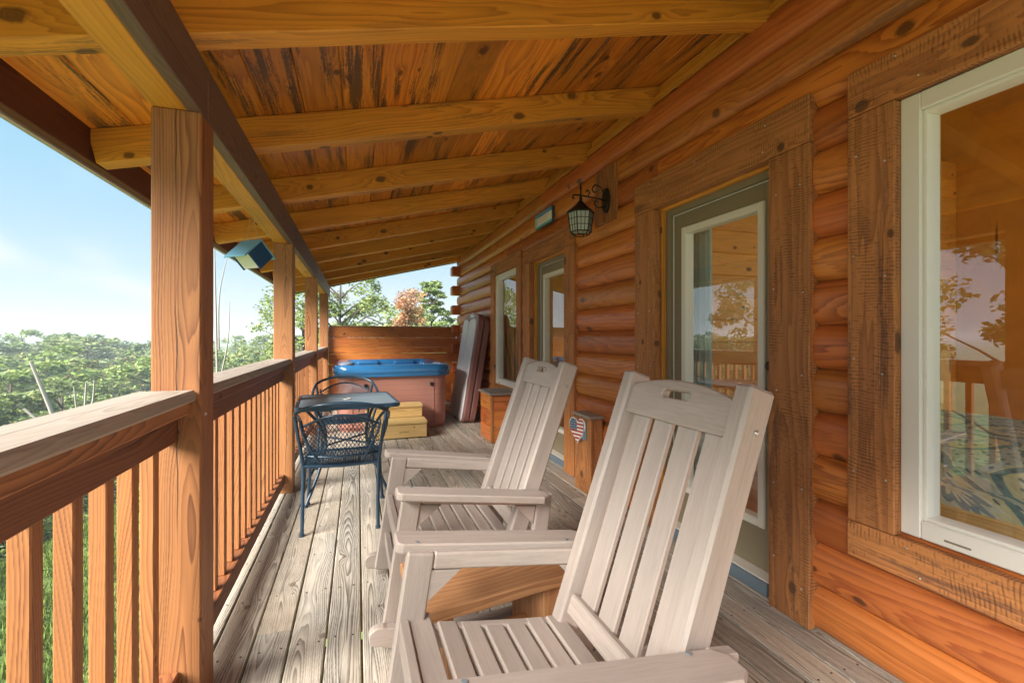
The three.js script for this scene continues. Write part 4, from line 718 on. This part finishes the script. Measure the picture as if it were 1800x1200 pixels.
// ------------------------------------------------------------------ trees
const leafMat = (c) => { const m = new THREE.MeshPhysicalMaterial({ roughness: 0.9, vertexColors: true, side: THREE.DoubleSide, transmission: 0.3, thickness: 0 }); return m; };
const LM = leafMat();
function leafCloud(clumps, n, size, cols, flat = 0.4) {
  const pos = new Float32Array(n * 18), col = new Float32Array(n * 18), v = new THREE.Vector3(), a = new THREE.Vector3(), b = new THREE.Vector3();
  for (let i = 0; i < n; i++) {
    const c = clumps[i % clumps.length], r = Math.pow(rnd(), 0.45), th = rnd() * 6.283, ph = Math.acos(2 * rnd() - 1);
    v.set(c[0] + c[3] * r * Math.sin(ph) * Math.cos(th), c[1] + c[3] * (c[4] ?? 0.7) * r * Math.cos(ph), c[2] + c[3] * r * Math.sin(ph) * Math.sin(th));
    a.set(rr(-1, 1), rr(-1, 1) * flat, rr(-1, 1)).normalize(); b.set(rr(-1, 1), rr(-1, 1), rr(-1, 1)).cross(a).normalize();
    const s = size * rr(0.6, 1.3), w = s * 0.5, pc = cols[Math.floor(rnd() * cols.length)], k = (c[5] ?? 1) * rr(0.85, 1.4);
    const p0 = v.clone().addScaledVector(a, -s / 2), p1 = v.clone().addScaledVector(b, w / 2), p2 = v.clone().addScaledVector(a, s / 2), p3 = v.clone().addScaledVector(b, -w / 2);
    [p0, p1, p2, p0, p2, p3].forEach((q, j) => { const o = i * 18 + j * 3; pos[o] = q.x; pos[o + 1] = q.y; pos[o + 2] = q.z; col[o] = pc[0] * k; col[o + 1] = pc[1] * k; col[o + 2] = pc[2] * k; });
  }
  const g = new THREE.BufferGeometry(); g.setAttribute('position', new THREE.BufferAttribute(pos, 3)); g.setAttribute('color', new THREE.BufferAttribute(col, 3)); g.computeVertexNormals(); return g;
}
const GREEN = [[0.12, 0.18, 0.03], [0.15, 0.21, 0.035], [0.08, 0.14, 0.028], [0.19, 0.22, 0.04]];
const LIME = [[0.17, 0.24, 0.035], [0.13, 0.20, 0.03], [0.21, 0.26, 0.045]];
const DARK = [[0.05, 0.095, 0.028], [0.065, 0.115, 0.03], [0.04, 0.08, 0.025]];
const RUST = [[0.42, 0.19, 0.10], [0.36, 0.15, 0.08], [0.46, 0.27, 0.15], [0.36, 0.24, 0.09]];
const PALE = [[0.24, 0.29, 0.08], [0.29, 0.33, 0.11], [0.18, 0.24, 0.065]];
// a trunk with limbs reaching to the clumps
function woody(h, r, clumps, lean = 0) {
  const gs = [], T3 = (pts, r0, r1, seg = 6) => { const c = new THREE.CatmullRomCurve3(pts.map((p) => new THREE.Vector3(...p))), g = new THREE.TubeGeometry(c, seg, 1, 6), p = g.attributes.position, N = 7; for (let i = 0; i <= seg; i++) { const t = i / seg, rad = r0 + (r1 - r0) * t, o = c.getPointAt(t); for (let j = 0; j < N; j++) { const k = i * N + j; p.setXYZ(k, o.x + (p.getX(k) - o.x) * rad, o.y + (p.getY(k) - o.y) * rad, o.z + (p.getZ(k) - o.z) * rad); } } g.computeVertexNormals(); gs.push(g); };
  T3([[0, -0.3, 0], [lean * 0.2, h * 0.3, 0.05], [lean * 0.6, h * 0.6, -0.08], [lean, h * 0.92, 0]], r, r * 0.25, 8);
  clumps.forEach((c, i) => { if (i % 2) return; const y0 = Math.max(h * 0.25, Math.min(h * 0.85, c[1] - Math.hypot(c[0], c[2]) * 0.55)), x0 = lean * y0 / h; T3([[x0, y0, 0], [x0 + (c[0] - x0) * 0.5, (y0 + c[1]) / 2 + 0.1, c[2] * 0.45], [c[0], c[1], c[2]]], r * 0.32, r * 0.06, 4); });
  return merge(gs);
}
function makeTree(name, o) {
  const { h = 9, R = 3, n = 14000, size = 0.18, cols = GREEN, low = 0.2, nc = 70, shape = 'round', cr = 0.62 } = o, clumps = [];
  for (let i = 0; i < nc; i++) {
    const t = Math.pow(rnd(), 0.8), y = h * (low + (1 - low) * t), prof = shape === 'round' ? Math.sqrt(Math.max(0.06, 1 - Math.pow((t - 0.45) / 0.62, 2))) : 1 - t * 0.85, a = rnd() * 6.283, rad = R * prof * Math.pow(rnd(), 0.28);
    clumps.push([rad * Math.cos(a), y - (0.2), rad * Math.sin(a), cr * rr(0.6, 1.25) * R / 3, 0.62, rr(0.85, 1.15)]);
  }
  const g = new THREE.Group(); g.name = name; part('trunk', woody(h, R * 0.055, clumps), P.bark, g); part('crown', leafCloud(clumps, n, size, cols), LM, g); return g;
}
function plant(proto, name, label, category, X, d, s, turn, grp, y) { const t = proto.clone(); t.name = numbered(name); t.position.set(X, y ?? hill(X, d) - 0.1, -d); t.rotation.y = turn; t.scale.set(s[0], s[1], s[0]); t.userData = { label, category }; if (grp) t.userData.group = grp; scene.add(t); return t; }
const protosFar = [GREEN, LIME, GREEN.concat(PALE), DARK.concat(GREEN), PALE, LIME.concat(GREEN, RUST.slice(3))].map((c) => makeTree('tree', { cols: c, n: 5200, size: 0.34, nc: 60, R: 3.1 }));
const protos = [makeTree('tree', { cols: GREEN }), makeTree('tree', { cols: LIME, R: 3.2 }), makeTree('tree', { cols: GREEN.concat(PALE), R: 2.8, nc: 38 }), makeTree('tree', { cols: DARK.concat(GREEN), R: 2.9 }), makeTree('tree', { cols: PALE, R: 3.3, nc: 40 }), makeTree('tree', { cols: LIME.concat(GREEN, RUST.slice(3)), R: 2.7 })];
const bushes = [makeTree('shrub', { h: 2.2, R: 1.5, n: 3200, size: 0.13, low: 0.05, nc: 34, cols: LIME, cr: 1.0 }), makeTree('shrub', { h: 2.0, R: 1.4, n: 3000, size: 0.12, low: 0.05, nc: 30, cols: GREEN, cr: 1.0 }), makeTree('shrub', { h: 1.8, R: 1.4, n: 2800, size: 0.12, low: 0.05, nc: 28, cols: PALE, cr: 1.0 })];
const GT = 'woodland trees below the porch';
// woodland: polar scatter about the porch, thinning with distance
{
  const placed = [];
  for (let i = 0; i < 900 && placed.length < 92; i++) {
    const R = 15 + 85 * Math.pow(rnd(), 1.35), az = rr(-0.98, -0.075), X = R * Math.sin(az), d = R * Math.cos(az);
    if (X > -2.5 && d < 26) continue; const gap = 2.2 + R * 0.045; if (placed.some((p) => Math.hypot(p[0] - X, p[1] - d) < gap)) continue;
    placed.push([X, d]); const y = hill(X, d), top = R < 24 ? -2.0 + (R - 15) * 0.14 : -0.7 + (R - 24) * 0.034 + rr(-0.9, 0.9); const hgt = Math.max(3.2, top - y + rr(-0.5, 0.5)), k = Math.floor(rnd() * protos.length);
    plant((R < 32 ? protos : protosFar)[k], 'woodland_tree', `${['mid green', 'bright green', 'mottled green', 'dark green', 'pale green', 'russet flecked green'][k]} ${R < 32 ? 'woodland tree on the near slope below the railing' : 'woodland tree in the distance near the horizon'}`, 'tree', X, d, [Math.max(0.75, hgt / 9 * rr(0.95, 1.25)) * (1 + R * 0.004), hgt / 9], rnd() * 6.28, GT);
  }
  for (let i = 0, c = 0; i < 400 && c < 44; i++) { const X = rr(-16, -6.8), d = rr(6.5, 24); if (Math.abs(X) / d < 0.2) continue; c++; const kb = Math.floor(rnd() * 3); plant(bushes[kb], 'shrub', `${['bright green', 'mid green', 'pale green'][kb]} bushy shrub ${d < 14 ? 'at the edge of the lawn' : 'on the slope past the lawn'} below the railing`, 'shrub', X, d, [rr(0.8, 1.5), rr(0.6, 1.1)], rnd() * 6.28, 'shrubs along the lawn edge'); }
}
// trees seen over the privacy wall
{
  const mk = (o) => makeTree('tree', o);
  plant(mk({ cols: PALE.concat(GREEN), R: 3.2, h: 9, n: 15000, size: 0.17, nc: 110 }), 'leafy_tree', 'pale green leafy tree rising above the left part of the privacy wall', 'tree', -0.6, 17.8, [0.7, 0.74], 1, null, -3);
  plant(mk({ cols: PALE.concat(LIME), R: 3.2, h: 9, n: 10000, size: 0.17, nc: 80 }), 'leafy_tree', 'light green tree between the porch posts and the corner of the privacy wall', 'tree', -1.8, 17.5, [0.62, 0.66], 2, null, -3);
  plant(mk({ cols: RUST, R: 2.4, h: 9, n: 9000, size: 0.15, nc: 80, shape: 'cone', low: 0.3 }), 'maple_tree', 'rust red maple tree above the middle of the privacy wall', 'tree', 1.55, 15.2, [0.62, 0.645], 0, null, -3);
  plant(mk({ cols: PALE, R: 3.2, h: 9, n: 10000, size: 0.17, nc: 80 }), 'leafy_tree', 'low pale tree behind the pine at the right of the privacy wall', 'tree', 3.7, 21, [0.9, 0.56], 3, null, -3);
  plant(mk({ cols: PALE.concat(LIME), R: 3.2, h: 9, n: 10000, size: 0.17, nc: 80 }), 'leafy_tree', 'low light green tree behind the maple over the privacy wall', 'tree', 1.3, 22, [1.0, 0.62], 4, null, -3);
  // pine: bare trunk, flat needle layers
  const clumps = []; for (let i = 0; i < 40; i++) { const t = i / 40, y = 3.6 + 3.6 * t, a = i * 2.4, rad = (1.25 - 0.95 * t * t) * rr(0.35, 1); clumps.push([rad * Math.cos(a), y, rad * Math.sin(a), 0.34 * rr(0.7, 1.2), 0.38, rr(0.8, 1.15)]); }
  const g = new THREE.Group(); g.name = 'pine'; part('trunk', woody(7.1, 0.11, clumps), P.bark, g); part('crown', leafCloud(clumps, 6500, 0.15, [[0.17, 0.23, 0.06], [0.12, 0.18, 0.05], [0.22, 0.27, 0.075]]), LM, g);
  plant(g, 'pine_tree', 'slender pine tree standing above the right end of the privacy wall', 'tree', 2.8, 18.2, [0.9, 0.93], 0.4, null, -3.2);
}
// a tree left of the frame whose branches show in the door and window glass
plant(makeTree('tree', { cols: GREEN, R: 3, h: 9, n: 5200, size: 0.2, nc: 30, low: 0.42 }), 'leafy_tree', 'loose leafy tree mirrored in the door glass', 'tree', -10.4, 11.8, [0.85, 1.15], 0.3);
plant(makeTree('tree', { cols: GREEN, R: 3, h: 9, n: 5200, size: 0.2, nc: 30, low: 0.42 }), 'leafy_tree', 'loose leafy tree mirrored in the near window', 'tree', -11, 6.0, [0.85, 1.1], 1.3);
// dead standing trunks
{
  const dead = (label, X, d, pts, r) => { const t = thing('dead_tree', label, 'dead tree', [X, hill(X, d), -d]); pts.forEach((p, i) => { const c = new THREE.CatmullRomCurve3(p.map((q) => new THREE.Vector3(...q))), g = new THREE.TubeGeometry(c, 10, 1, 7), a = g.attributes.position; for (let s = 0; s <= 10; s++) { const o = c.getPointAt(s / 10), rad = r * (i ? 0.6 : 1) * (1 - 0.72 * s / 10) * (1 + 0.15 * pn(s * 0.9, i)); for (let j = 0; j < 8; j++) { const k = s * 8 + j; a.setXYZ(k, o.x + (a.getX(k) - o.x) * rad, o.y + (a.getY(k) - o.y) * rad, o.z + (a.getZ(k) - o.z) * rad); } } g.computeVertexNormals(); part(i ? 'branch' : 'trunk', g, P.deadwood, t); }); };
  const rel = (X0, d0, pts) => pts.map(([X, Y]) => [X - X0, Y - hill(X0, d0), 0]);
  dead('tall bare dead trunk leaning left in the woods', -9.0, 20, [rel(-9.0, 20, [[-9.0, hill(-9, 20)], [-9.35, -5], [-9.85, -2.0], [-10.6, 0.4]])], 0.16);
  dead('short broken dead trunk left of the tall leaning one', -8.6, 18, [rel(-8.6, 18, [[-8.6, hill(-8.6, 18)], [-8.8, -4], [-9.05, -1.8], [-9.7, -0.95]])], 0.12);
  dead('pale forked dead tree in the woods beside the nearest post', -8.7, 19, [rel(-8.7, 19, [[-8.7, hill(-8.7, 19)], [-8.65, -4], [-8.66, -1.4], [-8.62, -0.3]]), rel(-8.7, 19, [[-8.66, -2.6], [-8.85, -1.4], [-8.95, -0.4]]), rel(-8.7, 19, [[-8.66, -1.9], [-8.45, -1.0], [-8.4, -0.2]])], 0.10);
  dead('thin pale dead tree between the first two posts', -3.45, 14, [rel(-3.45, 14, [[-3.45, hill(-3.45, 14)], [-3.5, -1], [-3.6, 2.6], [-3.62, 3.9]]), rel(-3.45, 14, [[-3.52, 0.9], [-3.5, 2.4], [-3.3, 3.5]]), rel(-3.45, 14, [[-3.5, 0], [-3.3, 1.2], [-3.26, 2.2]])], 0.045);
}
// grass
{
  const n = 26000, g = new THREE.BufferGeometry(); g.setAttribute('position', new THREE.Float32BufferAttribute([-0.012, 0, 0, 0.012, 0, 0, 0.03, 0.13, 0.02, -0.02, 0, 0.03, 0.004, 0, 0.03, -0.03, 0.1, 0.06, 0.01, 0, -0.03, 0.03, 0, -0.03, 0.02, 0.12, -0.07], 3)); g.computeVertexNormals();
  const m = new THREE.MeshStandardMaterial({ color: 0xffffff, roughness: 0.9, side: THREE.DoubleSide }); const im = new THREE.InstancedMesh(g, m, n), q = new THREE.Matrix4(), c = new THREE.Color(), e = new THREE.Euler(), qq = new THREE.Quaternion();
  for (let i = 0; i < n; i++) { const X = -0.8 - 5.8 * rnd(), d = 2.5 + 13 * rnd(); e.set(rr(-0.3, 0.3), rnd() * 6.28, rr(-0.3, 0.3)); qq.setFromEuler(e); const s = rr(0.6, 1.4); q.compose(new THREE.Vector3(X, hill(X, d) - 0.01, -d), qq, new THREE.Vector3(s, s, s)); im.setMatrixAt(i, q); const k = rr(0.7, 1.3), y = rnd(); c.setRGB((0.11 + 0.1 * y) * k, (0.19 + 0.06 * y) * k, 0.035 * k); im.setColorAt(i, c); }
  im.name = 'grass'; im.userData = { kind: 'stuff', label: 'short green lawn grass below the porch', category: 'grass' }; scene.add(im);
}
scene.fog = new THREE.FogExp2(new THREE.Color().setRGB(0.8, 0.88, 0.95), 0.0022);
scene.traverse((o) => { if (o.isMesh) { o.castShadow = true; o.receiveShadow = true; } });
renderer.render(scene, camera);
